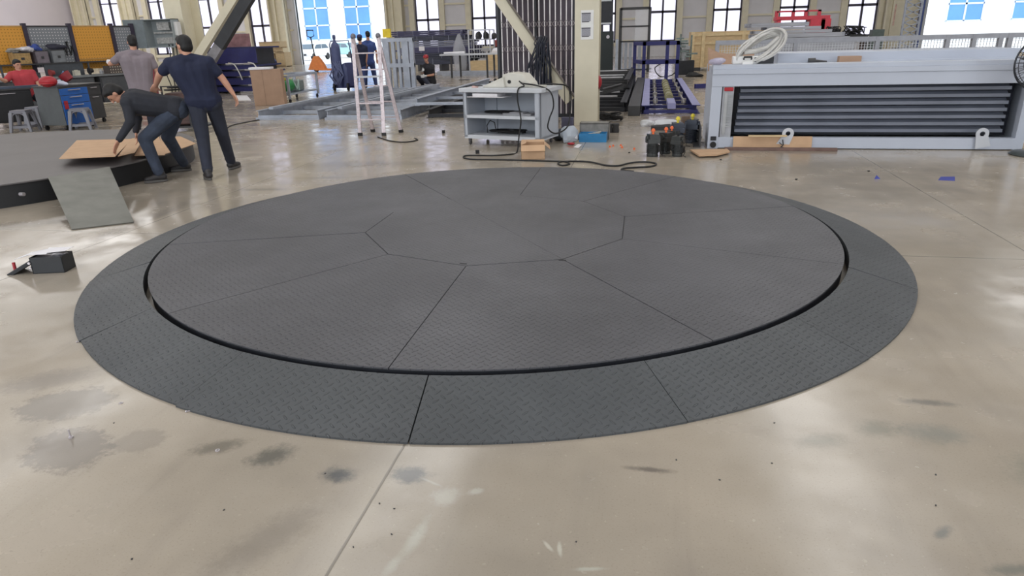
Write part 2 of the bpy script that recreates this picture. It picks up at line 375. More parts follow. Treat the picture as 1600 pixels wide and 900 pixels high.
# rear wall: sheet panels between windows and gates, with rails across them
WB = 52.0
wins = [-44.3, -39.85, -35.4, -31.0, -17.4, -13.05, -8.7, -4.4, -.2, 4.15, 8.5, 12.8]
gates = [(-27.0, -19.8), (17.7, 26.5)]
holes = sorted([(x, x+1.9, 1.0, 9.5) for x in wins] + [(a, b, 0, 6.2) for a, b in gates])
mb = MB(); x = -47.0
for a, b, z0, z1 in holes:
    mb.bx(x, a, WB, WB+.2, 0, 12)
    if z0 > 0: mb.bx(a, b, WB, WB+.2, 0, z0)
    mb.bx(a, b, WB, WB+.2, z1, 12); x = b
mb.bx(x, 30, WB, WB+.2, 0, 12)
struct('wall_back', mb, PANEL, smooth=False)
GL = glass_material(); nwin = 0; ntrim = 0
for k, x0 in enumerate(wins):
    nwin += 1
    f = MB(); x1 = x0+1.9
    for xx, ww in ((x0+.05, .1), (x1-.05, .1), ((x0+x1)/2, .13)): f.bx(xx-ww/2, xx+ww/2, WB+.02, WB+.14, 1.0, 9.5)
    for zz, hh in ((1.05, .12), (2.95, .16), (5.0, .08), (7.0, .08), (9.45, .1)): f.bx(x0, x1, WB+.02, WB+.14, zz-hh/2, zz+hh/2)
    wo = struct('window_%d' % nwin, f, DARKF, smooth=False)
    g = MB(); g.bx(x0+.1, x1-.1, WB+.07, WB+.08, 1.1, 9.4); link('pane', g, GL, wo, smooth=False)
    # cream jambs and sill beside every window
    ntrim += 1; t = MB()
    t.bx(x0-.42, x0-.02, WB-.22, WB, 0, 12); t.bx(x1+.02, x1+.42, WB-.22, WB, 0, 12); t.bx(x0-.02, x1+.02, WB-.16, WB, .78, .98)
    struct('trim_%d' % ntrim, t, CREAM, smooth=False)
edges = [-47.0] + [e for h in holes for e in (h[0], h[1])] + [30.0]
for i in range(0, len(edges), 2):
    a, b = edges[i]+.42, edges[i+1]-.42
    if b-a < .5: continue
    ntrim += 1; t = MB()
    for z in (1.1, 2.55, 4.0, 5.45, 6.9, 8.4): t.bx(a, b, WB-.12, WB, z-.06, z+.06)
    struct('trim_%d' % ntrim, t, CREAM, smooth=False)
for a, b in ((-46.4, -45.2), (-29.0, -27.7), (-19.5, -18.2), (-42.0, -40.8), (15.0, 17.2)):   # built-up wall columns beside the gates
    ntrim += 1; t = MB()
    t.bx(a, a+.12, WB-.75, WB, 0, 12); t.bx(b-.12, b, WB-.75, WB, 0, 12); t.bx(a, b, WB-.45, WB-.38, 0, 12); t.bx(a+.45, a+.57, WB-.6, WB, 0, 12)
    struct('trim_%d' % ntrim, t, CREAM, smooth=False)
for k, (a, b) in enumerate(gates):
    t = MB(); t.bx(a-.14, a, WB-.1, WB+.3, 0, 6.3); t.bx(b, b+.14, WB-.1, WB+.3, 0, 6.3); t.bx(a-.14, b+.14, WB-.1, WB+.3, 6.2, 6.4)
    d = struct('door_%d' % (k+1), t, LGREY, smooth=False)
    r = MB()
    for j in range(8): r.cyl((a, WB-.35, 6.45), (b, WB-.35, 6.45), .28-.01*j) if j == 0 else None
    link('roller_shutter', r, LGREY, d)
# outside: yard, white factory with blue windows
mb = MB(); mb.bx(-110, 90, 52.2, 130, -.32, -.02); struct('ground', mb, mat('yard_concrete', (200, 198, 196), .8, scale=.4), label='pale concrete yard outside the open gates', smooth=False)
bl = thing('factory_building', 'long white factory building with tall blue windows across the yard', 'building', (-20, 84, 0))
YB = 84
FW_ = mat('factory_white', (240, 240, 240), .8, var=.02, scale=.3); BG = mat('blue_glazing', (84, 138, 200), .3, var=.12, scale=.4)
bw = MB(); bw.bx(-95, 70, YB, YB+12, 0, 16); link('facade', bw, FW_, bl, world=True, smooth=False)
xs = [atY(474, 20, YB).x, atY(538, 20, YB).x, atY(1486, 10, YB).x-.3, atY(1583, 10, YB).x]

for i, x in enumerate(xs):
    f = MB(); wd = 3.4
    z0, z1 = 1.9, 10.5
    for xx in (x, x+wd/2, x+wd): f.bx(xx-.09, xx+.09, YB-.12, YB, z0, z1)
    for zz in (z0, 3.6, 5.6, 7.6, z1): f.bx(x, x+wd, YB-.12, YB, zz-.09, zz+.09)
    fo = link('window_frame', f, mat('pale_blue_frame', (190, 205, 235), .5), bl, world=True, smooth=False)
    g = MB(); g.bx(x, x+wd, YB-.05, YB, z0, z1); link('pane', g, BG, fo, smooth=False)
    fo2 = fo.children[0]; fo2.data.transform(Matrix.Translation(-Vector(bl.location)))

def make_car(name, label, loc, rz, body_m):
    t = thing(name, label, 'car', loc, rz)
    b = MB()
    prof = [(-2.1, .35), (-2.15, .75), (-1.9, .95), (-1.25, 1.02), (-.75, 1.5), (1.2, 1.55), (1.85, 1.05), (2.1, .95), (2.15, .35)]
    M = Matrix(((1, 0, 0, 0), (0, 0, 1, 0), (0, 1, 0, 0), (0, 0, 0, 1)))
    b.prism(prof, -.85, .85, M); link('body', b, body_m, t, bev=.08)
    g = MB()
    for s in (-1, 1):
        g.prism([(-1.1, 1.05), (-.7, 1.42), (.2, 1.46), (.2, 1.05)], s*.86-.01, s*.86+.01, M); g.prism([(.3, 1.05), (.3, 1.46), (1.1, 1.46), (1.6, 1.08)], s*.86-.01, s*.86+.01, M)
    g.slab([(-1.28, -.7, 1.05), (-1.28, .7, 1.05), (-.8, .7, 1.48), (-.8, -.7, 1.48)], -.02)
    link('window_glass', g, mat('car_glass', (70, 90, 105), .1), t)
    for sx in (-1.35, 1.35):
        for sy in (-.78, .78):
            wl = MB(); wl.lathe([(.05, -.1), (.3, -.1), (.32, -.06), (.32, .06), (.3, .1), (.05, .1)], 20, M=Matrix.Rotation(PI/2, 4, 'X')); o = link('wheel', wl, RUBBER, t); o.location = (sx, sy, .32)
    l = MB(); l.box(-2.12, .6, .72, .06, .34, .14); l.box(-2.12, -.6, .72, .06, .34, .14); link('headlight', l, WHITE, t)
    h = MB(); h.box(-2.15, 0, .5, .05, 1.0, .16); link('grille', h, BLACKS, t)
p = fl(489, 92); p = atY(489, 80, 66); make_car('car', 'white car parked nose to the gate, left of the teal car', (p.x, 66, 0), PI/2*.95, mat('car_white', (225, 228, 230), .3))
p = atY(510, 80, 69); make_car('car', 'pale teal car parked outside beyond the orange pallet jack', (p.x+1.2, 72, 0), PI*.82, mat('car_teal', (150, 196, 200), .3))

# ================================================================ turntable
CX, CY = -1.169, 5.222
HT = .117
DECK = plate_material('chequered_deck', (86, 86, 90), .25)
RAMPM = plate_material('chequered_ramp', (75, 78, 81), .5)
tt = thing('turntable', 'large dark grey steel turntable deck of chequered plates set flush in its ring', 'turntable', (CX, CY, 0))
RI = 2.572; R0 = 1.07; gp = .0028
random.seed(3)
def arc(r, a0, a1, n): return [(r*math.cos(math.radians(a0+(a1-a0)*k/n)), r*math.sin(math.radians(a0+(a1-a0)*k/n))) for k in range(n+1)]
for k in range(10):
    a = -90+36*k+.6; b = a+36
    da0 = math.degrees(gp/RI); di = math.degrees(gp/R0)
    pin = [(R0*1.003*math.cos(math.radians(b-di)), R0*1.003*math.sin(math.radians(b-di))), (R0*1.003*math.cos(math.radians(a+di)), R0*1.003*math.sin(math.radians(a+di)))]
    dz = random.uniform(-.0015, .0015)
    m = MB(); m.prism(arc(RI, a+da0, b-da0, 18)+pin, HT-.008+dz, HT+dz); link('deck_plate', m, DECK, tt, smooth=False)
for s in (0, 1):
    # the middle decagon is split along one diagonal (vertex at 126.6 to vertex at -53.4)
    pts = []
    a0 = -53.4 + 180*s
    for j in range(6):
        a = math.radians(a0+36*j); pts.append((R0*.997*math.cos(a), R0*.997*math.sin(a)))
    n = Vector((math.cos(math.radians(a0+90)), math.sin(math.radians(a0+90)), 0))*gp*.5
    m = MB(); m.prism([(x+n.x, y+n.y) for x, y in pts], HT-.008, HT+.0005); link('center_plate', m, DECK, tt, smooth=False)
m = MB(); m.prism(arc(RI-.004, 0, 360*71/72, 71), .02, HT-.009); link('drum', m, BLACKS, tt)
for x, y in ((.64, -.88), (-.02, -1.03)):      # lifting slots
    m = MB(); m.box(x, y, HT-.001, .05, .014, .006); link('lifting_slot', m, RUBBER, tt, smooth=False)
rr = thing('ramp_ring', 'sloping dark chequered steel ring of plates round the turntable', 'ramp', (CX, CY, 0))
for k in range(16):
    a = -85+22.5*k; b = a+22.5; r0, r1 = 2.603, 3.003+random.uniform(-.006, .006)
    g0 = math.degrees((.005 if k in (0,) else .002)/3.0); g1 = math.degrees(.002/3.0)
    z0 = .104+random.uniform(-.002, .002); z1 = .010
    n = 9; top = []; bot = []
    ai = [math.radians(a+g0+(b-a-g0-g1)*j/n) for j in range(n+1)]
    vs = []
    for t_ in ai:
        c, s = math.cos(t_), math.sin(t_)
        vs += [(r0*c, r0*s, z0), (r1*c, r1*s, z1), (r0*c, r0*s, 0.0), (r1*c, r1*s, 0.0)]
    fs = []
    for j in range(n):
        i = 4*j; fs += [(i, i+1, i+5, i+4), (i+1, i+3, i+7, i+5), (i+3, i+2, i+6, i+7), (i+2, i, i+4, i+6)]
    fs += [(0, 2, 3, 1), (4*n, 4*n+1, 4*n+3, 4*n+2)]
    m = MB(); m.add(vs, fs); o = link('ramp_plate', m, RAMPM, rr, smooth=False)

# ================================================================ low round platform on the left
PC = (-8.95, 7.45); PR = 2.84; PH = .25
pt = thing('round_platform', 'low round platform with dull grey top and black sides at left', 'platform', (PC[0], PC[1], 0))
m = MB(); m.prism(arc(PR, 0, 355, 71), PH-.014, PH); link('deck', m, mat('worn_grey_deck', (96, 92, 92), .5, var=.12, scale=1.2), pt, smooth=False)
m = MB(); m.prism(arc(PR-.03, 0, 355, 71), 0, PH-.014); link('skirt', m, mat('black_skirt', (26, 27, 30), .5, var=.1), pt)
m = MB(); m.cyl((PR*math.cos(-.55)-.04, PR*math.sin(-.55)-.0, .12), (PR*math.cos(-.55)+.01, PR*math.sin(-.55), .12), .02); link('bolt', m, ALU, pt)
# loading ramp plate: rests on the rim and the floor
A, B, Cc, D = Vector((-6.32, 6.12, .275)), Vector((-6.10, 6.76, .275)), Vector((-4.74, 5.39, .012)), Vector((-5.15, 5.09, .012))
m = MB(); m.slab([A, D, Cc, B], .008)
one('steel_ramp', 'bare worn steel ramp plate leaning on the round platform', 'ramp', m, mat('bare_steel', (118, 118, 112), .5, .25, var=.16, scale=5), smooth=False)

# cardboard sheets being handled over the platform
def sheet(pts, z, label, tilt=None):
    q = [fl(u, v, zz) for (u, v), zz in zip(pts, z)]
    m = MB(); m.slab(q, .006); m2 = one('cardboard_sheet', label, 'cardboard', m, CARD, smooth=False, group=None)
sheet([(92, 248), (180, 244), (207, 217), (120, 219)], (.34, .37, .36, .36), 'flat cardboard sheet under the bending man\'s hand, tip over the platform')
sheet([(184, 244), (211, 238), (225, 214), (206, 216)], (.375, .37, .37, .37), 'cardboard piece right of the hand, left of the blue trousers')
sheet([(210, 243), (258, 242), (248, 212), (226, 214)], (.30, .27, .27, .29), 'cardboard piece mostly behind the bending man\'s near leg')
sheet([(254, 242), (306, 224), (282, 213), (250, 214)], (.268, .262, .262, .268), 'rightmost cardboard sheet, corner beside the navy-shirted man')

# ================================================================ white steel pit-lift container on the right
bx0, by0 = .85, 9.96
ca = math.atan2(9.87-9.965, 4.78-.85)
ct = thing('lift_machine', 'big pale grey steel lift body with black louvred front, at right', 'machine', (bx0, by0, 0), ca)
Wd, Hh, Dp = 3.93, 1.12, 1.5
WG = mat('pale_grey_paint', (184, 190, 203), .42, var=.04, scale=1.5)
DK = mat('black_louvre', (44, 48, 60), .45, var=.2, scale=2); DK2 = mat('grey_louvre_lip', (112, 117, 130), .4, var=.15, scale=2)
m = MB(); m.bx(0, .14, 0, .12, .0, .88); link('post', m, WG, ct, smooth=False, bev=.004)
m = MB(); m.bx(Wd-.11, Wd, 0, .12, .0, .88); link('post', m, WG, ct, smooth=False, bev=.004)
m = MB(); m.bx(0, Wd, -.005, .12, .84, 1.0); m.bx(.0, Wd, -.02, .3, 1.0, 1.065); m.bx(.0, Wd, 0, .3, 1.065, 1.12); link('top_rail', m, WG, ct, smooth=False, bev=.004)
m = MB(); m.bx(.14, Wd-.1, 0, .12, 0.01, .155); link('bottom_rail', m, WG, ct, smooth=False, bev=.004)
m = MB(); m.bx(.155, .30, .02, .1, .155, .84); link('inner_post', m, mat('inner_grey', (170, 172, 178), .5), ct, smooth=False)
m = MB(); m.bx(.14, .156, .03, .1, .155, .84); link('slit', m, BLACKS, ct, smooth=False)
m = MB(); m.bx(.30, Wd-.11, .32, .34, .155, .84); link('back_plate', m, DK, ct, smooth=False)
for k in range(7):
    z = .235+.09*k
    m = MB(); x0 = .36+.012*k*.5
    m.add([(x0, .16, z), (Wd-.22, .16, z), (Wd-.22, .24, z+.05), (x0, .24, z+.05), (x0, .175, z-.012), (Wd-.22, .175, z-.012), (Wd-.22, .255, z+.038), (x0, .255, z+.038)],
          [(0, 1, 2, 3), (7, 6, 5, 4), (0, 4, 5, 1), (3, 2, 6, 7), (0, 3, 7, 4), (1, 5, 6, 2)])
    m.bx(x0, Wd-.22, .13, .16, z-.022, z+.020)
    link('louvre', m, DK2, ct, smooth=False)
m = MB(); m.bx(0.0, Wd, .3, Dp, 1.06, 1.085); link('top_plate', m, WG, ct, smooth=False)
m = MB(); m.bx(0, .012, .12, Dp, .0, 1.06); link('end_plate', m, WG, ct, smooth=False)
m = MB(); m.bx(Wd-.012, Wd, .12, Dp, .0, 1.06); link('end_plate', m, WG, ct, smooth=False)
m = MB(); m.bx(0.0, Wd, Dp-.012, Dp, .0, 1.06); link('rear_plate', m, WG, ct, smooth=False)
m = MB(); m.bx(.9, Wd-.05, .55, 1.3, 1.085, 1.24); m.bx(1.3, Wd-.05, .5, .56, 1.085, 1.13); link('raised_housing', m, WG, ct, smooth=False, bev=.006)
m = MB(); m.bx(.17, .29, -.002, .03, .78, .83); link('warning_light', m, RED, ct, smooth=False, bev=.01)
m = MB()
for k in range(20): m.bx(.22, .29, .0, .03, .3+.022*k, .312+.022*k)
m.bx(.18, .22, .0, .02, .2, .76); link('gear_rack', m, mat('grey_rack', (168, 170, 172), .5), ct, smooth=False)
RX = Matrix.Rotation(PI/2, 4, 'X')
m = MB(); m.lathe([(.012, 0), (.02, .0), (.02, .012), (.012, .012)], 20, (.075, -.0, .055), RX); m.lathe([(.024, 0), (.042, 0), (.042, .02), (.024, .02)], 24, (.075, 0, .055), RX); link('hose_port', m, RUBBER, ct)
m = MB(); m.bx(.035, .11, -.015, 0, .115, .17); link('socket', m, BLACKS, ct, smooth=False)
for lx in (1.05, 3.42):
    m = MB(); rx = .075; hz_ = .215
    n = 20; outer = []
    sgn = -1 if lx < 2 else 1
    base = [(-.15, .06), (.03, .06)] if sgn < 0 else [(-.05, .02), (.12, .06)]
    for k in range(n+1):
        a = math.radians(-20+220*k/n); outer.append((rx*math.cos(a), hz_+rx*math.sin(a)))
    outer += [(base[0][0], base[0][1]), (base[1][0], base[1][1])]
    inner = [(.032*math.cos(math.radians(-20+360*k/len(outer))), hz_+.032*math.sin(math.radians(-20+360*k/len(outer)))) for k in range(len(outer))]
    N = len(outer); vs = [(lx+x, y, z) for y in (-.04, -.018) for x, z in outer] + [(lx+x, y, z) for y in (-.04, -.018) for x, z in inner]
    fs = []
    for k in range(N):
        j = (k+1) % N
        fs += [(k, j, N+j, N+k), (k, j, 2*N+j, 2*N+k), (N+k, N+j, 3*N+j, 3*N+k), (2*N+k, 2*N+j, 3*N+j, 3*N+k)]
    m.add(vs, fs); link('lifting_lug', m, LGREY, ct, smooth=False)

# pieces lying against the lift body
def cw(x, y, z): return ct.matrix_basis @ Vector((x, y, z))
m = MB(); q = [cw(.34, -.06, .005), cw(1.37, -.05, .005), cw(1.37, -.015, .175), cw(.34, -.02, .175)]; m.slab(q, .008)
one('cardboard_strip', 'long cardboard strip leaning upright on the lift body under the left lug', 'cardboard', m, CARD, smooth=False)
m = MB(); m.box(0, 0, .02, 1.45, .06, .04); one('steel_bar', 'rusty brown steel bar lying before the cardboard strip', 'bar', m, mat('rusty_brown', (112, 88, 80), .6, var=.2, scale=10), tuple(cw(.95, -.14, 0)), ca-.01, bev=.003)
m = MB(); m.box(0, 0, .012, .5, .05, .02, ); one('wood_strip', 'pale wooden slat lying on top of the cardboard strip by the lug', 'slat', m, WOOD, tuple(cw(.78, -.075, .176)), ca+.02)
m = MB(); m.tube([(0, 0, .12), (.015, 0, .05), (-.02, -.01, .01)], .008, 6); m.tube([(0, 0, .05), (-.04, 0, .08)], .006, 6); m.box(0, 0, .01, .04, .03, .02)
one('hand_tool', 'small dark hand tool hung in the cardboard under the lug', 'tool', m, BLACKS, tuple(cw(.98, -.085, .02)))
q = [fl(1078, 238), fl(1136, 237), fl(1140, 241), fl(1120, 246), fl(1092, 247)]
m = MB(); m.slab([p+Vector((0, 0, .02)) for p in q], .02); one('cardboard_offcut', 'flat cardboard offcut lying on the floor at the lift body\'s corner', 'cardboard', m, CARD, smooth=False)
m = MB(); m.box(0, 0, .14, .02, .6, .28); m.box(-.04, 0, .01, .1, .62, .02)
one('angle_foot', 'grey steel angle foot at the left end of the lift body', 'bracket', m, CHAR, (.76, 10.35, 0), ca)

# things on top of the lift body
m = MB(); m.bx(0, .38, 0, .2, 0, .1)
t = thing('control_box', 'small white control box with black handles on the lift body', 'box', tuple(cw(.27, .22, 1.121)), ca)
link('case', m, WHITE, t, bev=.01)
m = MB(); m.tube([(.14, -.01, .06), (.14, -.03, .09), (.24, -.03, .09), (.24, -.01, .06)], .012, 8); link('handle', m, RUBBER, t)
m = MB(); m.bx(.28, .37, -.004, 0, .02, .085); link('vent', m, CHAR, t, smooth=False)
m = MB(); m.bx(.12, .26, -.06, .0, -.02, .035); link('cable_clip', m, WHITE, t, bev=.006)
# coil of white strap standing on the top
m = MB(); rnd = random.Random(4)
for k in range(11):
    n = 44; pts = []
    ph = .10*k
    for j in range(n):
        a = 2*PI*j/n
        rx_ = .30-.006*k; rz_ = .17-.006*k
        x = rx_*math.cos(a+.3); z = rz_*math.sin(a+.3)
        tw = .05*math.sin(a*1+ph)
        pts.append((x+.02*math.sin(k*1.3), .02*k-.1+tw+.05*math.sin(2*a+k*.5), z*1.0+x*.45+.02*math.sin(a*2+k)))
    zmin = min(p[2] for p in pts); pts = [(p[0], p[1], p[2]-zmin+.012) for p in pts]
    m.tube(pts, .015, 6, closed=True)
m.tube([(-.2, 0, .15), (-.05, .0, .16), (.1, .0, .2), (.24, 0, .33)], .035, 8)
one('strap_coil', 'big loose coil of white hose standing on the lift body', 'hose', m, mat('dull_white_hose', (200, 198, 194), .5), tuple(cw(.62, .34, 1.122)), ca)
m = MB(); m.prism([(0, 0), (.16, .09), (.22, .09), (.22, 0)], 0, .12, Matrix(((1, 0, 0, 0), (0, 0, 1, 0), (0, 1, 0, 0), (0, 0, 0, 1))))
one('black_wedge', 'black wedge lying under the white hose coil', 'wedge', m, BLACKS, tuple(cw(.58, .2, 1.121)), ca)
m = MB(); m.cyl((0, 0, .045), (.09, 0, .045), .042); m.cyl((.09, 0, .045), (.24, .02, .03), .022, .018); m.box(.12, .0, .012, .1, .05, .024)
one('power_tool', 'black power tool with round silver end lying on the lift body', 'tool', m, CHAR, tuple(cw(1.28, .42, 1.087)), ca)
m = MB(); m.box(.14, .06, .052, .28, .12, .104); one('cardboard_box', 'small brown carton on top of the lift body beside the power tool', 'box', m, CARDD, tuple(cw(1.66, .36, 1.086)), ca, bev=.004)
# kraft paper crumpled at the top left corner
m = MB(); n = 9; q0, q1, q2, q3 = cw(-.02, .9, 1.0), cw(.55, .75, 1.1), cw(.68, 1.25, 1.25), cw(-.02, 1.2, 1.27); vs = []
rnd = random.Random(9)
for i in range(n+1):
    for j in range(n+1):
        s_, t_ = i/n, j/n
        p = (q0*(1-s_)+q1*s_)*(1-t_)+(q3*(1-s_)+q2*s_)*t_
        vs.append(p+Vector((0, rnd.uniform(-.02, .02), rnd.uniform(-.018, .018)+.05*math.sin(s_*5+t_*2))))
m.add(vs, [(i*(n+1)+j, i*(n+1)+j+1, (i+1)*(n+1)+j+1, (i+1)*(n+1)+j) for i in range(n) for j in range(n)])
o = one('kraft_paper', 'crumpled brown kraft paper draped over the lift body\'s left end', 'paper', m, CARDD, ang=60)
sm = o.modifiers.new('s', 'SOLIDIFY'); sm.thickness = .004
m = MB(); m.blob((0, 0, .05), (.12, .09, .055), 5, .3); one('plastic_wrap', 'scrap of clear violet plastic wrap on the lift body\'s front left corner', 'plastic wrap', m, plastic_wrap('violet_wrap', (.6, .58, .75), .7), tuple(cw(.04, .06, 1.122)), ca)

# pedestal fan at the right edge
fan = thing('pedestal_fan', 'black pedestal fan with wire cage, cut off by the picture\'s right edge', 'fan', (4.78, 9.50, 0), 0)
m = MB(); m.lathe([(.02, 0), (.29, 0), (.3, .012), (.27, .035), (.08, .05), (.02, .06)], 36); link('base', m, mat('fan_base', (70, 76, 76), .4), fan)
m = MB(); m.cyl((0, 0, .05), (0, 0, 1.0), .018); m.cyl((0, 0, .05), (0, 0, .55), .026); link('pole', m, CHAR, fan)
m = MB(); fc = Vector((-.20, -.10, 1.10))
for y, r in ((-.09, .12), (-.07, .2), (-.03, .29), (0, .32), (.05, .29), (.09, .18)):
    m.tube([(fc.x+r*math.cos(2*PI*k/36), fc.y+y, fc.z+r*math.sin(2*PI*k/36)) for k in range(36)], .010 if r == .32 else .004, 6, closed=True)
for k in range(30):
    a = 2*PI*k/30; c, s = math.cos(a), math.sin(a)
    m.tube([(fc.x+r*c, fc.y+y, fc.z+r*s) for r, y in ((.03, -.1), (.12, -.09), (.2, -.07), (.29, -.03), (.32, 0), (.29, .05), (.18, .09), (.06, .1))], .003, 4)
link('cage', m, BLACKS, fan)
for k in range(3):
    a = 2*PI*k/3; m = MB(); c, s = math.cos(a), math.sin(a); c2, s2 = math.cos(a+.9), math.sin(a+.9)
    m.slab([(fc.x+.03*c, -.12, fc.z+.03*s), (fc.x+.26*c, -.12, fc.z+.26*s), (fc.x+.26*c2, -.08, fc.z+.26*s2), (fc.x+.04*c2, -.09, fc.z+.04*s2)], .004); link('blade', m, mat('fan_blade', (80, 84, 88), .4), fan, smooth=False)
m = MB(); m.cyl((-.2, -.08, 1.10), (-.12, .10, 1.10), .07, .055); m.bar((-.13, .04, 1.06), (0, .02, .98), .04, .04); link('motor', m, CHAR, fan)
# ================================================================ pillar, brace, folding gate
pl = thing('pillar', 'wide cream steel pillar with two notices, right of the folding gate', 'pillar', (-1.11, 12.85, 0))
m = MB(); m.bx(-.21, .22, -.2, -.17, 0, 11.9); link('flange', m, PILLARC, pl, smooth=False)
m = MB(); m.bx(-.015, .015, -.17, .2, 0, 11.9); link('web', m, PILLARC, pl, smooth=False)
m = MB(); m.bx(-.21, .22, .2, .23, 0, 11.9); link('rear_flange', m, PILLARC, pl, smooth=False)
for k, zc in enumerate((1.84, 1.60)):
    m = MB(); m.box(.01, -.205, 0, .22, .006, .24); t = one('notice', 'framed white notice on the cream pillar, ' + ('upper one' if k == 0 else 'lower one'), 'notice', m, WHITE, (-1.11, 12.85, zc-.0), 0, 'notices on the pillar', smooth=False)
    m = MB(); m.box(-.01, -.209, .0, .155, .004, .12); link('text_panel', m, mat('grey_print', (150, 150, 158), .7, var=.3, scale=90), t, smooth=False)
    m = MB(); m.box(-.01, -.21, .068, .16, .004, .016); m.box(-.02, -.21, -.068, .13, .004, .014); link('header_bar', m, mat('print_dark', (80, 76, 84), .7), t, smooth=False)
A = atY(895, 158, 12.95); B = atY(778, -14, 12.95)
m = MB(); A = Vector((-1.43, 12.95, A.z)); B = Vector((B.x-.6, 12.95, B.z+.75))
br = thing('diagonal_brace', 'cream diagonal brace rising left from the pillar across the gate', 'brace', tuple(A))
m.bar(A, B, .12, .18); link('beam', m, PILLARC, br, world=True, smooth=False)
m = MB(); off = Vector((.07, 0, .085)); m.bar(A+off, B+off, .2, .012); link('top_flange', m, mat('dull_brace_edge', (120, 112, 104), .6), br, world=True, smooth=False)
# lattice gate
gx0, gx1, gy = -2.96, -1.36, 14.0
gz = 3.1
lg = thing('folding_gate', 'folding steel lattice gate behind the diagonal brace', 'gate', ((gx0+gx1)/2, gy, 0))
GM = mat('galvanised_bar', (232, 226, 226), .35, .1, var=.1)
nb = 15
for k in range(nb):
    x = gx0+.05+(gx1-gx0-.1)*k/(nb-1); m = MB(); m.bx(x-.009, x+.009, gy-.012, gy+.012, .06, gz); link('bar', m, GM, lg, world=True, smooth=False)
m = MB(); m.bx(gx0-.05, gx0, gy-.03, gy+.05, 0, gz+.1); link('post', m, BLACKS, lg, world=True, smooth=False)
for zc in (.45, .87, 1.33, 1.78, 2.3, 2.8):
    m = MB(); st = (gx1-gx0-.1)/(nb-1)
    for k in range(0, nb-1):
        x = gx0+.05+k*st
        for s in (1, -1):
            pts = [(x+st*j/6, gy-.02+.006*s, zc+s*.055*math.cos(PI*(j/6+(k % 2)))) for j in range(7)]
            m.tube(pts, .007, 5)
    link('scissor_links', m, mat('dull_links', (140, 132, 136), .5, .3), lg, world=True)
m = MB(); m.bx(gx0-.05, gx1+.1, gy-.04, gy+.06, gz, gz+.08); link('track', m, BLACKS, lg, world=True, smooth=False); m = MB(); m.bx(gx0, gx1, gy-.02, gy+.02, .0, .07); link('track', m, BLACKS, lg, world=True, smooth=False)
# dark backing sheet added for the dark interior behind the gate
cg = thing('backing_sheet', 'dark purplish backing sheet added for the dark interior behind the folding gate', 'panel', (-2.3, 14.5, 0))
m = MB(); m.bx(-3.05, -1.5, 14.45, 14.48, 0, 3.3); link('sheet', m, mat('dark_backing', (78, 70, 80), .6, var=.25, scale=3), cg, world=True, smooth=False)
m = MB()
for x in (-3.05, -2.3, -1.5): m.bx(x-.03, x+.03, 14.4, 14.52, 0, 3.3)
link('frame', m, BLACKS, cg, world=True, smooth=False)
# bundle of black hoses hung from the brace
hb = thing('hose_bundle', 'bundle of black hoses hanging from the diagonal brace', 'hoses', (-2.25, 12.8, .6))
rnd = random.Random(2)
top = atY(848, 55, 12.8)
for k in range(22):
    x = top.x + rnd.uniform(-.12, .08); zt = top.z - rnd.uniform(0, .05)
    xb = atY(834+rnd.uniform(-6, 24), 120, 12.8).x
    zb = rnd.uniform(.42, .66); dx = rnd.uniform(.02, .07); dy = rnd.uniform(-.06, .04)
    m = MB(); m.tube([(x, 12.88, zt), (x-.03, 12.72+dy, zt-.12), (xb-dx, 12.74+dy, (zt+zb)/2), (xb-dx*.6, 12.74+dy, zb+.06), (xb, 12.74+dy, zb), (xb+dx*.6, 12.75+dy, zb+.06), (xb+dx, 12.75+dy, (zt+zb)/2), (x+.05, 12.72+dy, zt-.1)], .011, 6)
    link('hose', m, mat('navy_hose', (30, 34, 48), .5), hb, world=True)
m = MB(); m.tube([(top.x+.1, 12.8, top.z-.12), (top.x+.15, 12.74, .9), (top.x+.2, 12.74, .5)], .012, 6); m.tube([atY(880, 100, 12.6), atY(882, 140, 12.6), atY(883, 188, 12.6)], .009, 6); m.tube([atY(887, 95, 12.6), atY(890, 140, 12.6), atY(889, 186, 12.6)], .009, 6)
link('loose_hose', m, RUBBER, hb, world=True)

# ================================================================ bench with the control console
BX, BY, BA = -2.78, 10.29, math.atan2(-.36, 1.23)
bw_, bd_, bh_ = 1.30, .66, .85
bn = thing('shelf_bench', 'pale grey steel bench with two open shelves and a cluttered top', 'workbench', (BX, BY, 0), BA)
m = MB(); m.prism([(-.05, -.03), (bw_-.03, -.03), (bw_+.03, .0), (bw_+.05, .08), (bw_+.05, bd_+.05), (-.05, bd_+.05)], bh_-.06, bh_); link('top', m, LGREY, bn, smooth=False, bev=.008)
m = MB(); m.bx(0, .055, 0, .04, .12, bh_-.06); m.bx(0, .02, 0, bd_, .12, bh_-.06); link('left_side', m, DESKG, bn, smooth=False)
m = MB(); m.bx(bw_-.085, bw_, 0, .04, .12, bh_-.06); m.bx(bw_-.02, bw_, 0, bd_, .12, bh_-.06); link('right_side', m, DESKG, bn, smooth=False)
m = MB(); m.bx(0, bw_, bd_-.02, bd_, .12, bh_-.06); m.bx(.22, .25, bd_-.06, bd_-.02, .12, bh_-.06); link('back', m, DESKG, bn, smooth=False)
m = MB(); m.bx(0.02, bw_-.02, 0.0, bd_, .41, .455); link('shelf', m, LGREY, bn, smooth=False)
m = MB(); m.bx(0.0, bw_, 0.0, bd_, .10, .155); link('bottom_shelf', m, LGREY, bn, smooth=False)
for x, y in ((.07, .05), (bw_-.1, .08), (bw_-.1, bd_-.06), (.07, bd_-.06)):
    m = MB(); m.lathe([(.006, -.015), (.03, -.015), (.034, 0), (.03, .015), (.006, .015)], 16, (x, y, .036), Matrix.Rotation(PI/2, 4, 'Y')); m.bx(x-.02, x+.02, y-.02, y+.02, .06, .10); link('castor', m, mat('grey_castor', (90, 88, 90), .5), bn)
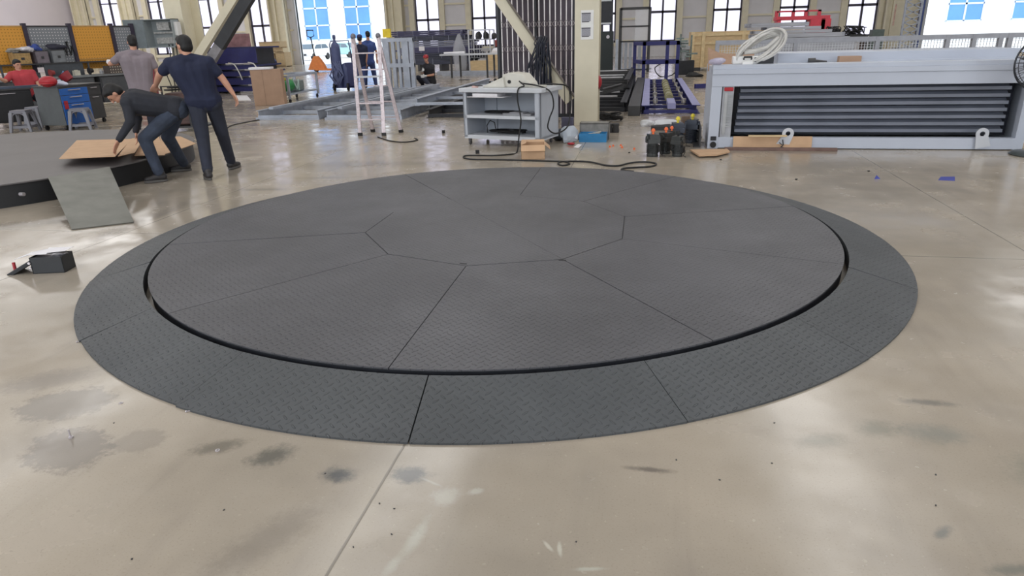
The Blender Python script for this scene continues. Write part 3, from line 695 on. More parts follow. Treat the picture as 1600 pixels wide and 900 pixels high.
def bench(x, y, z=bh_): return bn.matrix_basis @ Vector((x, y, z))
# paper tray under the top
m = MB(); m.bx(0, .62, 0, .3, 0, .012); m.bx(.1, .52, -.0, .28, .012, .06); one('paper_tray', 'white tray of papers hung just under the bench top', 'tray', m, PAPER, tuple(bench(.08, -.02, bh_-.135)), BA+.03, bev=.006)
# console
cs = thing('control_console', 'off-white control console with sloping panel and black knobs on the bench top', 'console', tuple(bench(.28, .14)), BA+.05)
Mx = Matrix(((1, 0, 0, 0), (0, 0, 1, 0), (0, 1, 0, 0), (0, 0, 0, 1)))
IV = mat('ivory_plastic', (205, 202, 192), .45, var=.06)
m = MB(); m.prism([(0, 0), (0, .02), (.34, .15), (.36, 0)], 0, .3, Mx); link('sloping_panel', m, IV, cs, smooth=False, bev=.01)
m = MB(); m.prism([(.3, 0), (.3, .18), (.42, .21), (.62, .19), (.74, .06), (.76, 0)], .06, .38, Mx); link('housing', m, IV, cs, smooth=False, bev=.012)
for k, (x, y, r) in enumerate(((.08, .1, .018), (.16, .12, .026), (.2, .2, .026), (.26, .12, .02))):
    z = .02+.13/.34*x; m = MB(); m.cyl((x, y, z), (x-.01, y, z+.035), r*.6, r, 14); link('knob', m, RUBBER, cs)
m = MB(); m.cyl((.42, .055, .08), (.42, .045, .08), .026, .026, 16); link('dial', m, RUBBER, cs)
m = MB(); m.bx(.82, .98, 0, .16, 0, .03); link('terminal_tray', m, IV, cs, smooth=False, bev=.005)
m = MB(); m.bx(0, .09, 0, .05, 0, .03); one('plug_socket', 'small pinkish plug on the bench top left of the console', 'plug', m, mat('pink_plastic', (214, 176, 168), .5), tuple(bench(.14, .05, bh_)), BA+.3, bev=.006)
for k, (x, y, z, n_) in enumerate(((.25, .25, .458, 'flat dark cable coil on the bench\'s middle shelf'), (.35, .2, .158, 'black cable coil on the bench\'s bottom shelf'))):
    rnd = random.Random(k); m = MB(); pts = []
    for j in range(120):
        a = 2*PI*j/20; r = .17+.04*math.sin(j*.7)+rnd.uniform(-.01, .01)
        pts.append((r*1.5*math.cos(a)+.25, r*.7*math.sin(a)+.1, .012+.03*k*abs(math.sin(j*.11))+.0001*j))
    m.tube(pts, .008, 5)
    if k: m.tube([(-.05, 0, .01), (-.06, 0, .12), (.0, 0, .2), (.08, 0, .17), (.1, 0, .05), (.12, .05, .01)], .008, 6)
    one('cable_coil', n_, 'cable', m, RUBBER, tuple(bench(x, y, z)), BA)
m = MB(); m.bx(0, .5, 0, .18, 0, .02); m.bx(.1, .34, .04, .2, .02, .035); one('paper_stack', 'loose grey papers on the bench\'s middle shelf', 'papers', m, mat('grey_paper', (150, 150, 154), .8), tuple(bench(.6, .15, .456)), BA-.1, smooth=False)
# open cardboard carton in front of the bench
cb = thing('cardboard_box', 'small open cardboard carton on the floor at the bench\'s front', 'box', tuple(fl(833, 246)), BA+.45)
CI = CARD
m = MB(); s = .16; h = .19
m.bx(-s, s, -s, -s+.006, 0, h); m.bx(-s, s, s-.006, s, 0, h); m.bx(-s, -s+.006, -s, s, 0, h); m.bx(s-.006, s, -s, s, 0, h); m.bx(-s, s, -s, s, 0, .006); link('body', m, CI, cb, smooth=False)
for (q) in ([(-s, -s, h), (s, -s, h), (s, -s-.07, h-.07), (-s, -s-.07, h-.07)], [(s, -s, h), (s, s, h), (s+.07, s, h-.06), (s+.07, -s, h-.06)], [(-s, s, h), (s, s, h), (s, s+.08, h+.02), (-s, s+.08, h+.02)], [(-s, -s, h), (-s, s, h), (-s+.07, s, h+.03), (-s+.07, -s, h+.03)]):
    m = MB(); m.slab(q, .005); link('flap', m, CI, cb, smooth=False)
# cables
def px(pts, z=.009): return [fl(u, v, z) for u, v in pts]
def smoothp(pts, k=6):
    pts = [Vector(p) for p in pts]; out = []
    for i in range(len(pts)-1):
        p0, p1, p2, p3 = pts[max(i-1, 0)], pts[i], pts[i+1], pts[min(i+2, len(pts)-1)]
        for j in range(k):
            t = j/k; out.append(.5*((2*p1)+(p2-p0)*t+(2*p0-5*p1+4*p2-p3)*t*t+(3*p1-p0-3*p2+p3)*t**3))
    out.append(pts[-1]); return out
cab = [bench(.88, .18, bh_+.09), bench(1.0, .1, bh_+.03), bench(.98, -.05, bh_+.0), bench(.97, -.065, .7), bench(1.02, -.07, .42), bench(1.0, -.1, .2)] + px([(808, 237), (798, 241), (770, 243), (730, 243), (725, 246.5), (740, 249), (780, 249.5), (830, 251), (872, 252)]) + px([(884, 253), (890, 256), (880, 258.5), (872, 256), (878, 252.5)]) + px([(905, 252), (925, 253.5), (945, 258), (965, 259), (985, 254.5), (1005, 253), (1024, 255), (1020, 259.5), (995, 261.5), (975, 263), (972, 266), (990, 268)], .012)
m = MB(); m.tube(smoothp(cab), .011, 8); one('power_cable', 'black cable from the bench top looping along the floor towards the turntable', 'cable', m, RUBBER)
cab = [bench(.9, .2, bh_+.06), bench(1.2, .15, bh_+.03), bench(1.42, .1, bh_-.05), bench(1.46, .12, .6), bench(1.40, .1, .42), bench(1.38, .1, .28), bench(1.46, .2, .2), bench(1.53, .45, .26), bench(1.48, .7, .45), bench(1.46, .72, .8), bench(1.32, .5, bh_+.03), bench(1.1, .42, bh_+.02)]
m = MB(); m.tube(smoothp(cab), .011, 8); one('power_cable', 'black cable hanging in a long loop over the bench\'s right end', 'cable', m, RUBBER)
m = MB(); m.tube(smoothp([bench(-.0, .1, bh_+.012), bench(.1, .12, bh_+.03), bench(.22, .06, bh_+.03), bench(.3, .1, bh_+.03)]), .008, 6); one('short_cord', 'thin dark cord across the bench top\'s left end', 'cord', m, RUBBER)
m = MB(); m.tube(smoothp(px([(590, 214), (610, 220), (632, 222), (652, 219), (648, 216)])), .01, 6); one('floor_cable', 'thin black cable curling on the floor by the ladder\'s feet', 'cable', m, RUBBER)
m = MB(); m.tube(smoothp(px([(352, 203), (362, 196), (385, 191), (410, 186)])), .012, 6); one('floor_cable', 'black cable on the floor running from the navy-shirted man to the grey frames', 'cable', m, RUBBER)

# ================================================================ clutter at the pillar foot
tb = thing('tool_chest', 'open grey steel tool chest with bright blue tray at the pillar\'s foot', 'tool chest', tuple(fl(926, 222)), -.02)
m = MB(); m.bx(-.21, .21, -.02, .0, 0, .13); m.bx(-.21, .21, .2, .22, 0, .13); m.bx(-.21, -.2, 0, .22, 0, .13); m.bx(.2, .21, 0, .22, 0, .13); m.bx(-.21, .21, 0, .22, 0, .01); link('tray', m, mat('bright_blue', (30, 116, 168), .4, var=.15), tb, smooth=False)
m = MB(); m.bx(-.23, .23, .22, .24, 0.0, .26); m.bx(-.23, .23, .22, .46, .24, .26); m.bx(-.23, -.22, .22, .44, 0, .26); m.bx(.22, .23, .22, .44, 0, .26); link('chest', m, mat('scuffed_grey', (128, 126, 122), .5, var=.25, scale=12), tb, smooth=False)
m = MB(); m.cyl((-.1, .1, .1), (.12, .13, .14), .014); m.bx(.0, .1, .05, .15, .09, .13); link('tools', m, mat('tool_mix', (170, 168, 160), .4, .4, var=.3, scale=30), tb)
for k, (u, v, lab) in enumerate(((952, 207, 'left of two dark rubber cylinders standing right of the tool chest'), (962, 207, 'right of two dark rubber cylinders standing right of the tool chest'))):
    m = MB(); m.lathe([(.02, 0), (.055, 0), (.06, .03), (.05, .1), (.06, .14), (.05, .155), (.02, .155)], 18); one('rubber_cylinder', lab, 'part', m, CHAR, tuple(fl(u, v)), 0, 'rubber cylinders by the tool chest')
m = MB(); m.blob((0, 0, .11), (.13, .12, .13), 1, .35); one('plastic_bag', 'crumpled clear plastic bag between the bench and the tool chest', 'bag', m, plastic_wrap('clear_bag', (.62, .68, .76), .75), tuple(fl(888, 222)), 0)
m = MB(); m.blob((0, 0, .07), (.12, .12, .09), 6, .4); one('dark_bag', 'dark plastic bag slumped beside the bench\'s right castor', 'bag', m, mat('dark_bag', (60, 66, 74), .35, var=.4, scale=10), tuple(fl(876, 219)), 0)
m = MB(); m.bx(-.1, .1, 0, .08, 0, .26); one('grey_carton', 'slate-blue carton standing behind the plastic bag', 'box', m, mat('slate_card', (84, 84, 104), .6), tuple(fl(886, 208)), -.1, bev=.004)
m = MB(); m.blob((0, 0, .02), (.06, .04, .02), 3, .2); one('red_cloth', 'small red cloth on the floor before the plastic bag', 'cloth', m, RED, tuple(fl(892, 226.5)), 0)
m = MB(); m.slab([fl(896, 230, .004), fl(904, 231, .004), fl(909, 226, .012), fl(903, 225, .012)], .002); one('paper_scrap', 'white paper scrap before the tool chest', 'paper', m, PAPER, smooth=False)
m = MB(); m.slab([fl(898, 216, .1), fl(904, 219, .02), fl(910, 214, .02), fl(905, 206, .12)], .002); one('paper_sheet', 'white paper leaning on the tool chest\'s left end', 'paper', m, PAPER, smooth=False)
for k, (u, v) in enumerate(((953, 230), (958, 228.5), (970, 228), (972, 231), (991, 233.5))):
    m = MB(); m.lathe([(.006, 0), (.016, 0), (.016, .012), (.009, .014), (.009, .024), (.003, .026)], 12); one('orange_plug', 'small orange plastic cap scattered between tool chest and motors', 'cap', m, ORANGE, tuple(fl(u, v)), 0, 'orange caps on the floor')
for u, v, s_, lab in ((948, 217, .035, 'dark lump at the tool chest\'s right front corner'), (983, 239, .012, 'tiny dark speck of debris left of the motors'), (693, 208, .05, 'small black cube on the floor left of the bench'), (1126, 250, .012, 'tiny dark crumb in front of the cardboard offcut'), (1244, 281, .012, 'tiny dark crumb behind the turntable\'s right part'), (1357, 268, .012, 'tiny dark crumb left of the blue wedge'), (746, 240, .05, 'black rubber foot under the bench\'s left front')):
    m = MB(); m.box(0, 0, s_*.5, s_, s_*.9, s_) if s_ > .02 else m.blob((0, 0, s_*.5), (s_*1.3, s_, s_*.6), 1, .3, 8, 6); one('rubber_block' if s_ > .02 else 'debris', lab, 'block' if s_ > .02 else 'debris', m, RUBBER, tuple(fl(u, v)), .4)
# hose coil behind pillar, red helmet hung on it
m = MB(); pts = []
for j in range(150):
    a = 2*PI*j/22; r = .20+.05*math.sin(j*.9); pts.append((r*math.cos(a), r*.8*math.sin(a), .015+.0008*j+.015*abs(math.sin(j*.5))))
m.tube(pts, .013, 6); one('hose_coil', 'coil of black hose on the floor behind the pillar\'s right side', 'hose', m, RUBBER, tuple(fl(953, 189)), 0)
hp = atY(935, 130, 12.7)
m = MB(); m.ell((0, 0, 0), (.07, .10, .12)); m.lathe([(.09, -.02), (.13, -.02), (.13, -.01), (.09, -.01)], 20, (0, 0, 0), Matrix.Rotation(1.2, 4, 'Y')); one('red_helmet', 'red safety helmet hanging on the pillar\'s right edge', 'helmet', m, RED, (-.92, 13.02, hp.z), 0)

# ================================================================ motors
MD = mat('motor_dark', (58, 60, 60), .4, .3, var=.2, scale=10); MD2 = mat('motor_slate', (66, 72, 84), .4, .3, var=.15, scale=10)
def motor(name, label, loc, rz, s, body, cap, tall=False):
    t = thing(name, label, 'motor', loc, rz, None)
    m = MB(); prof = [(.01, 0), (.06, 0), (.062, .02), (.055, .03)]
    for k in range(8): z = .035+.012*k; prof += [(.055, z), (.066, z+.002), (.066, z+.006), (.055, z+.008)]
    prof += [(.055, .14), (.01, .14)]
    m.lathe([(r*s, z*s) for r, z in prof], 20); link('motor_body', m, body, t)
    m = MB(); m.box(0, 0, .165*s, .13*s, .13*s, .05*s); m.box(0, 0, .21*s, .105*s, .12*s, .05*s); m.cyl((-.075*s, 0, .19*s), (.075*s, 0, .19*s), .03*s); link('gearbox', m, body, t, smooth=True, bev=.004)
    m = MB(); m.box(.06*s, 0, .08*s, .04*s, .06*s, .07*s); link('terminal_box', m, RUBBER, t, bev=.003)
    for y in ((-.03, .03) if tall else (0,)):
        m = MB(); m.cyl((y*s, 0, .235*s), (y*s, 0, .262*s), .012*s); m.lathe([(.005*s, 0), (.022*s, 0), (.022*s, .012*s), (.012*s, .03*s), (.003*s, .032*s)], 12, (y*s, 0, .262*s)); link('cap', m, cap, t)
    m = MB(); m.tube([(.07*s, .02, .1*s), (.1*s, .0, .06*s), (.09*s, -.03, .02), (.13*s, -.05, .008)], .005, 5); link('lead', m, RUBBER, t)
    return t
motor('gear_motor', 'front left gear motor, orange capped, on the floor left of the lift body', tuple(fl(1019, 244)), .3, 1.25, MD, ORANGE)
motor('gear_motor', 'middle of the three small front gear motors, orange capped', tuple(fl(1039, 240)), .9, 1.22, MD, ORANGE)
motor('gear_motor', 'small gear motor standing nearest the cardboard offcut', tuple(fl(1058, 244)), -.5, 1.14, MD, RUBBER)
motor('gear_motor', 'small gear motor just behind the front trio, hidden by them', tuple(fl(1048, 233)), -.1, 1.1, MD, ORANGE)
motor('gear_motor', 'tall slate gear motor with yellow cap, left of the brown block', tuple(fl(1057, 229)), .1, 1.45, MD2, YEL)
motor('gear_motor', 'tall slate gear motor with yellow cap, nearest the lift body', tuple(fl(1080, 223)), -.2, 1.45, MD2, YEL)
m = MB(); m.box(0, 0, .19, .12, .1, .38); one('brown_block', 'brown block standing between the two tall slate motors', 'block', m, mat('rust_block', (112, 92, 76), .6), tuple(fl(1069, 222)), .05, bev=.005)
m = MB(); m.bx(-.2, .12, -.06, .06, 0, .06); m.cyl((-.2, 0, .04), (.12, 0, .06), .04); one('drive_shaft', 'dark drive shaft lying on the floor behind the front motors', 'shaft', m, CHAR, tuple(fl(1036, 203)), .1)
m = MB(); m.blob((0, 0, .05), (.12, .1, .08), 4, .45); one('plastic_film', 'crumpled clear film on the floor by the blue frame\'s near end', 'plastic film', m, plastic_wrap('film', (.85, .87, .9), .6), tuple(fl(1010, 197)), 0)
m = MB(); m.blob((0, 0, .06), (.22, .08, .07), 8, .4); one('plastic_film', 'crumpled clear film lying over the drive shaft', 'plastic film', m, plastic_wrap('film', (.85, .87, .9), .6), tuple(fl(1042, 200)+Vector((0, .15, 0))), 0)

# ================================================================ small things on the near floor
t = thing('parts_box', 'small black plastic box of hardware with white papers on top, lid open', 'box', tuple(fl(86, 422)), math.atan2(.10, .32)-.05)
BK = mat('black_plastic', (36, 38, 42), .45, var=.15)
m = MB(); bw2, bd2, bh2 = .23, .15, .125
m.bx(-bw2/2, bw2/2, -bd2/2, -bd2/2+.006, 0, bh2); m.bx(-bw2/2, bw2/2, bd2/2-.006, bd2/2, 0, bh2); m.bx(-bw2/2, -bw2/2+.006, -bd2/2, bd2/2, 0, bh2); m.bx(bw2/2-.006, bw2/2, -bd2/2, bd2/2, 0, bh2); m.bx(-bw2/2, bw2/2, -bd2/2, bd2/2, 0, .006); link('body', m, BK, t, smooth=False)
m = MB(); m.slab([(-bw2/2, -bd2/2-.005, .105), (-bw2/2, bd2/2, .115), (-bw2/2-.19, bd2/2, .012), (-bw2/2-.19, -bd2/2-.005, .006)], .03); link('lid', m, BK, t, smooth=False, bev=.006)
m = MB(); m.bx(-.1, .1, -.06, .06, .07, .118); m.blob((.06, .0, .12), (.05, .05, .02), 3, .4); m.blob((-.03, -.02, .108), (.05, .03, .015), 5, .4); link('hardware', m, mat('steel_bits', (150, 150, 156), .3, .7, var=.4, scale=50), t)
m = MB(); m.cyl((-.12, -.085, .085), (-.12, -.078, .085), .01); m.cyl((-.12, -.085, .05), (-.12, -.078, .05), .008); link('latch', m, ALU, t)
m = MB(); m.slab([(-.3, .03, .085), (-.12, -.06, .145), (0.0, -.05, .143), (-.03, .09, .15), (-.2, .1, .12)], .002); m.slab([(-.04, -.03, .145), (.115, -.01, .15), (.125, .09, .153), (-.06, .1, .15)], .002)
p0 = t.matrix_basis; m.v = [tuple(p0 @ Vector(v)) for v in m.v]; one('paper_sheet', 'white papers lying on the black hardware box', 'paper', m, PAPER, smooth=False)
m = MB(); m.cyl((-.30, .02, .0), (-.305, .03, .065), .011); m.v = [tuple(p0 @ Vector(v)) for v in m.v]; one('red_marker', 'red marker standing at the tip of the black box\'s lid', 'marker', m, RED)
m = MB(); m.slab([fl(1466, 281, .004), fl(1492, 282, .004), fl(1492, 276, .004), fl(1470, 276, .004)], .004); one('blue_tape', 'strip of blue tape flat on the floor before the lift body', 'tape', m, mat('blue_tape', (52, 62, 150), .5), smooth=False)
m = MB(); q = tuple(fl(1369, 279)); m.add([(-.03, -.02, 0), (.035, -.02, 0), (.0, .03, 0), (-.005, -.005, .04)], [(0, 1, 2), (0, 1, 3), (1, 2, 3), (2, 0, 3)]); one('blue_wedge', 'small folded scrap of blue tape left of the flat strip', 'tape', m, mat('blue_tape', (52, 62, 150), .5), q, .2, smooth=False)
# bolt, washers, screws
m = MB(); m.cyl((0, 0, .0), (0, 0, .006), .011, None, 6); m.cyl((0, 0, .006), (-.002, 0, .04), .004); one('bolt', 'small steel bolt standing on its head on the grey stain', 'bolt', m, ALU, tuple(fl(111, 684)), 0)
for u, v, lab in ((340, 704, 'round steel washer on the floor below the ring, left of the joint'), (189, 630, 'round steel washer on the floor near the ring\'s left front')):
    m = MB(); n = 20; vs = []; 
    for z in (0, .003):
        for r in (.004, .0095): vs += [(r*math.cos(2*PI*k/n), r*math.sin(2*PI*k/n), z) for k in range(n)]
    fs = []
    for k in range(n):
        j = (k+1) % n; fs += [(k, j, n+j, n+k), (2*n+k, 2*n+j, 3*n+j, 3*n+k), (n+k, n+j, 3*n+j, 3*n+k), (k, j, 2*n+j, 2*n+k)]
    m.add(vs, fs); one('washer', lab, 'washer', m, ALU, tuple(fl(u, v)), 0)
for u, v, a_, lab in ((121, 535, .3, 'tiny bright screw at the ring\'s left rim'), (292, 644, .2, 'tiny bright screw just below the ring\'s front left rim')):
    m = MB(); m.cyl((0, 0, .004), (.022, .006, .004), .0025); m.cyl((-.004, 0, .004), (0, 0, .004), .005); one('screw', lab, 'screw', m, ALU, tuple(fl(u, v)), a_)
for u, v in ((552, 855), (612, 835), (593, 787), (616, 795), (508, 740), (178, 661), (1210, 661), (1057, 719), (1462, 790), (1462, 742), (1206, 724), (1124, 750), (900, 847), (350, 797), (206, 874)):
    m = MB(); m.blob((0, 0, .0015), (.0045, .003, .002), u, .3, 8, 5); one('grit', 'speck of dark grit on the near floor', 'grit', m, CHAR, tuple(fl(u, v)), u*1.0, 'grit on the near floor')
# ================================================================ scissor-lift deck frames behind
def ladder_frame(name, label, x0, x1, y0, y1, z0, h, rail_w, nbar, mr, mb_, cat='frame', zb=None, group=None):
    t = thing(name, label, cat, ((x0+x1)/2, y0, z0), 0, group)
    W_ = x1-x0; L = y1-y0
    for sx in (-1, 1):
        x = sx*(W_/2-rail_w/2); m = MB()
        m.bx(x-rail_w/2, x+rail_w/2, 0, L, h-.012, h); m.bx(x-rail_w/2, x+rail_w/2, 0, L, 0, .012); m.bx(x-.006, x+.006, 0, L, 0, h)
        link('rail', m, mr, t, smooth=False)
    for k in range(nbar):
        y = .03+(L-.06)*k/(nbar-1); m = MB(); m.bx(-W_/2+rail_w*.3, W_/2-rail_w*.3, y-.035, y+.035, .015, h*.45); link('crossbar', m, mb_, t, smooth=False)
    return t
b = ladder_frame('lift_deck', 'long blue scissor-lift deck frame on the floor, pale rails, near the motors', -.13, 1.04, 14.45, 23.4, 0, .17, .16, 10, BLUES, BLUES)
for sx in (-1, 1):
    m = MB(); m.bx(sx*.505-.08, sx*.505+.08, 0, 8.9, .171, .176); link('rail_cap', m, BLUEL, b, smooth=False)
m = MB(); m.bx(-.06, .10, .0, 1.2, .1, .21); link('cylinder_mount', m, BLUEL, b, smooth=False)
m = MB(); m.cyl((.0, 1.4, .2), (-.0, 7.0, .2), .075); 
for k in range(7): m.cyl((0, 1.5+.8*k, .2), (0, 1.62+.8*k, .2), .095)
link('hydraulic_cylinder', m, mat('brass_cylinder', (150, 146, 110), .4, .3, var=.2, scale=6), b)
for sx in (-.3, .3):
    m = MB(); m.tube([(sx, .8, .15), (sx, 8.5, .16)], .02, 8)
    for k in range(5): m.lathe([(.02, -.05), (.05, -.05), (.05, .05), (.02, .05)], 12, (sx, 1+1.7*k, .17))
    link('tie_rod', m, mat('zinc', (176, 172, 166), .35, .6), b)
m = MB(); m.bx(-.0, .9, 0, .1, 0, .12); one('blue_beam', 'short dark blue beam on the floor left of the hydraulic unit', 'beam', m, BLUES, (1.35, 21.2, 0), .35)
# upright blue frame
uf = thing('steel_gantry', 'upright dark blue steel frame at the far end of the blue deck frame', 'frame', (.4, 24.0, 0))
def P4(u, v, Y): p = atY(u, v, Y); return (p.x, Y, max(p.z, 0))
UY = 23.6
xs_ = [atY(u, 95, UY).x for u in (1006, 1042, 1058.5)]
zt = atY(1030, 64.5, UY).z; zm = atY(1030, 94, UY).z
for x in xs_: m = MB(); m.bx(x-.055, x+.055, UY-.05, UY+.05, 0, zt); link('upright', m, BLUES, uf, world=True, smooth=False)
xl = atY(992, 85, UY+1.2).x
m = MB(); m.bx(xl-.06, xl+.05, UY+1.1, UY+1.2, 0, zt); link('upright', m, BLUES, uf, world=True, smooth=False)
for z in (zt-.06, zm-.06, .07):
    m = MB(); m.bx(xs_[0]-.05, xs_[2]+.05, UY-.05, UY+.05, z-.06, z+.06); link('beam', m, BLUES, uf, world=True, smooth=False)
for z in (zt-.06, zm-.06):
    m = MB(); m.bar((xl, UY+1.15, z), (xs_[0], UY, z), .1, .12); link('side_beam', m, BLUES, uf, world=True, smooth=False)
    m = MB(); m.bx(xl, xs_[2], UY+1.1, UY+1.2, z-.05, z+.05); link('rear_beam', m, BLUES, uf, world=True, smooth=False)
# charcoal box beam and black frames
m = MB(); m.bx(-.12, .12, 0, 9.5, 0, .2); one('box_beam', 'long charcoal box beam lying left of the blue deck frame', 'beam', m, CHAR, (-.27, 14.1, 0), 0, bev=.01)
f1 = ladder_frame('lift_deck', 'black steel deck frame on the floor behind the pillar, many crossbars', -2.75, -.44, 14.9, 24.5, 0, .2, .14, 13, BLACKS, BLACKS)
f2 = ladder_frame('lift_deck', 'black steel frame stacked on top of the one behind the pillar', -2.4, -.5, 18.6, 25.5, .22, .22, .14, 7, BLACKS, CHAR)
for k, (yy, z) in enumerate(((17.5, .2), (19.3, .44), (20.4, .44), (16.2, .2), (23.0, .44))):
    m = MB(); m.bx(-.75, .65, -.05, .05, 0, .03); one('bare_strip', ['bare steel strip laid across the lower black frame', 'nearest bare strip across the upper black frame', 'second bare strip across the upper black frame', 'lowest bare strip nearest the hose coil', 'furthest bare strip across the upper black frame'][k], 'strip', m, mat('bare_strip', (205, 205, 208), .35, .3), (-1.35, yy, z+.003), .01*k, 'bare strips on the black frames')
m = MB()
for k in range(4): m.bar((0, .5*k, 0), (.6, .5*k+.1, .12), .03, .04)
m.cyl((.1, 0, .12), (.5, 1.4, .14), .03); one('linkage', 'tangle of dark grey linkage arms at the black frames\' right end', 'linkage', m, CHAR, (-1.2, 16.9, .2), .0)
# more black bars left of pillar behind the bench
f3 = ladder_frame('lift_deck', 'dark steel frame on the floor behind the bench, left of the black frames', -4.6, -2.9, 14.0, 21.5, 0, .18, .12, 9, CHAR, BLACKS)
# pale grey frames on the left centre
g1 = ladder_frame('steel_ladder_rack', 'leftmost pale grey steel frame on the floor, nearest the cardboard sheet', -8.45, -6.95, 13.85, 22.1, 0, .20, .10, 9, GREYSTEEL, GREYSTEEL)
g2 = ladder_frame('steel_ladder_rack', 'middle pale grey steel frame on the floor behind the ladder', -6.8, -5.05, 13.8, 22.1, 0, .20, .10, 10, GREYSTEEL, GREYSTEEL)
g3 = ladder_frame('steel_ladder_rack', 'short pale grey steel frame on the floor, right of the ladder', -4.95, -3.6, 14.3, 21.4, .22, .16, .12, 6, GREYSTEEL, GREYSTEEL)
for t_, (xa, xb) in ((g1, (-.75, .75)), (g2, (-.87, .87))):
    m = MB(); m.bx(xa, xb, -.06, 0, 0, .05); link('end_bar', m, GREYSTEEL, t_, smooth=False)
    m = MB(); m.bar((xa+.25, 0.2, .225), (xa+.25, 7.2, .225), .10, .05); link('inner_rail', m, GREYSTEEL, t_, smooth=False)
m = MB(); m.bx(-.6, .6, -.05, .05, 0, .22); one('support_block', 'black trestle carrying the short grey frame, near end', 'trestle', m, BLACKS, (-4.28, 15.2, 0), 0)
m = MB(); m.bx(-.6, .6, -.05, .05, 0, .22); one('support_block', 'black trestle carrying the short grey frame, far end', 'trestle', m, BLACKS, (-4.28, 20.2, 0), 0)
# upright grey frame (lift mast section) left of squatting man
ug = thing('lift_mast', 'upright pale grey steel mast frame left of the squatting man', 'frame', (-8.3, 22.5, 0))
UY = 22.5
for u0, u1 in ((601, 610), (614, 619), (623, 627), (630, 640), (642, 648)):
    a, b_ = atY(u0, 100, UY).x, atY(u1, 100, UY).x; m = MB(); m.bx(a, b_, UY-.06, UY+.06, 0, 1.62); link('upright', m, GREYSTEEL, ug, world=True, smooth=False)
a, b_ = atY(600, 100, UY).x, atY(648, 100, UY).x
for z in (1.58, .78): m = MB(); m.bx(a, b_, UY-.08, UY+.08, z-.06, z+.06); link('crossbeam', m, GREYSTEEL, ug, world=True, smooth=False)
m = MB(); m.bx(a, b_, UY-.3, UY+.3, 0, .06); link('base', m, GREYSTEEL, ug, world=True, smooth=False)
m = MB(); p = atY(603, 55, 22.4); m.bx(-.13, .13, -.05, .05, 0, .27); one('yellow_sign', 'small yellow box on top of the grey mast frame', 'box', m, mat('bright_yellow', (246, 214, 50), .5), (p.x, 22.5, 1.66), 0)

# ladder
ld = thing('step_ladder', 'tall paint-splashed aluminium A-ladder standing on the shiny floor', 'ladder', (-4.8, 11.4, 0))
FL_, FR_, RL_, RR_ = fl(583, 206), fl(627, 207), fl(563, 212), fl(600, 212)
base_ = (-4.53, 11.1)
base_ = ((FL_+RR_)/2)[:2]; TL = onp(551, 57, base_, 0); TR = onp(590, 56, base_, 0)
LM = mat('splashed_aluminium', (206, 194, 198), .4, .4, var=.16, scale=30)
for nm, a, b_ in (('front_stile', FL_, TL), ('front_stile', FR_, TR), ('rear_stile', RL_, TL+Vector((-.02, .04, 0))), ('rear_stile', RR_, TR+Vector((.0, .05, 0)))):
    m = MB(); m.bar(a, b_, .06, .028); link(nm, m, LM, ld, world=True, smooth=False)
    m = MB(); m.bar(a, a+(b_-a).normalized()*.05, .078, .036); link('foot', m, RUBBER, ld, world=True, smooth=False)
for k in range(1, 6):
    t_ = k/6.0; m = MB(); m.bar(FL_.lerp(TL, t_), FR_.lerp(TR, t_), .03, .02); link('rung', m, LM, ld, world=True, smooth=False)
m = MB(); m.bar(RL_.lerp(TL, .60), RR_.lerp(TR, .60), .06, .03); link('top_step', m, LGREY, ld, world=True, smooth=False)
for k in (1, 2, 5):
    t_ = k/6.0; m = MB(); m.bar(RL_.lerp(TL, t_), RR_.lerp(TR, t_), .03, .022); link('rear_rung', m, LM, ld, world=True, smooth=False)
for T_ in (TL, TR): m = MB(); m.ell((T_.x, T_.y+.02, T_.z), (.045, .05, .05)); link('hinge', m, mat('hinge_grey', (120, 118, 124), .4, .4), ld, world=True)
m = MB(); m.bar(FL_.lerp(TL, .55), RL_.lerp(TL, .55), .02, .006); m.bar(FR_.lerp(TR, .55), RR_.lerp(TR, .55), .02, .006); link('spreader', m, LM, ld, world=True, smooth=False)

# gas cylinders on a trolley
p = fl(531, 141)
gc = thing('cylinder_trolley', 'dark gas cylinder trolley wrapped in hoses, silhouetted by the gate', 'trolley', (p.x, p.y, 0), .2)
GCM = mat('cylinder_blue_grey', (76, 84, 124), .5, var=.15)
for k, x in enumerate((0, .3)):
    m = MB(); m.lathe([(.02, .1), (.15, .1), (.16, .14), (.16, 1.35), (.12, 1.5), (.05, 1.58), (.04, 1.66), (.055, 1.68), (.05, 1.78), (.01, 1.8)] if k == 0 else [(.02, .1), (.15, .1), (.16, .12), (.16, .75), (.14, .85), (.02, .9)], 20, (x, 0, 0)); link('cylinder', m, GCM, gc)
m = MB(); m.bx(.3, .6, -.15, .25, .12, .9); link('machine_box', m, NAVYS, gc, bev=.02)
for x in (-.12, .35):
    m = MB(); m.lathe([(.03, -.03), (.12, -.03), (.12, .03), (.03, .03)], 20, (x, -.2, .12), Matrix.Rotation(PI/2, 4, 'Y')); link('wheel', m, RUBBER, gc)
m = MB(); m.tube([(-.2, .1, .1), (-.2, .1, 1.5), (-.15, .1, 1.6), (.45, .1, 1.6), (.5, .1, 1.1), (.5, .1, .1)], .02, 6); m.bx(-.2, .6, -.2, .2, .08, .11); link('frame', m, NAVYS, gc)
m = MB(); rnd = random.Random(5)
for k in range(7): m.tube([(rnd.uniform(-.2, .2), -.18, .9-rnd.uniform(0, .2)), (rnd.uniform(-.25, 0), -.22, .5), (rnd.uniform(-.1, .1), -.24, .25+rnd.uniform(-.1, .1)), (rnd.uniform(0, .25), -.22, .5), (rnd.uniform(-.1, .2), -.18, .95)], .018, 6)
link('hoses', m, mat('hose_blue_grey', (96, 104, 140), .5), gc)
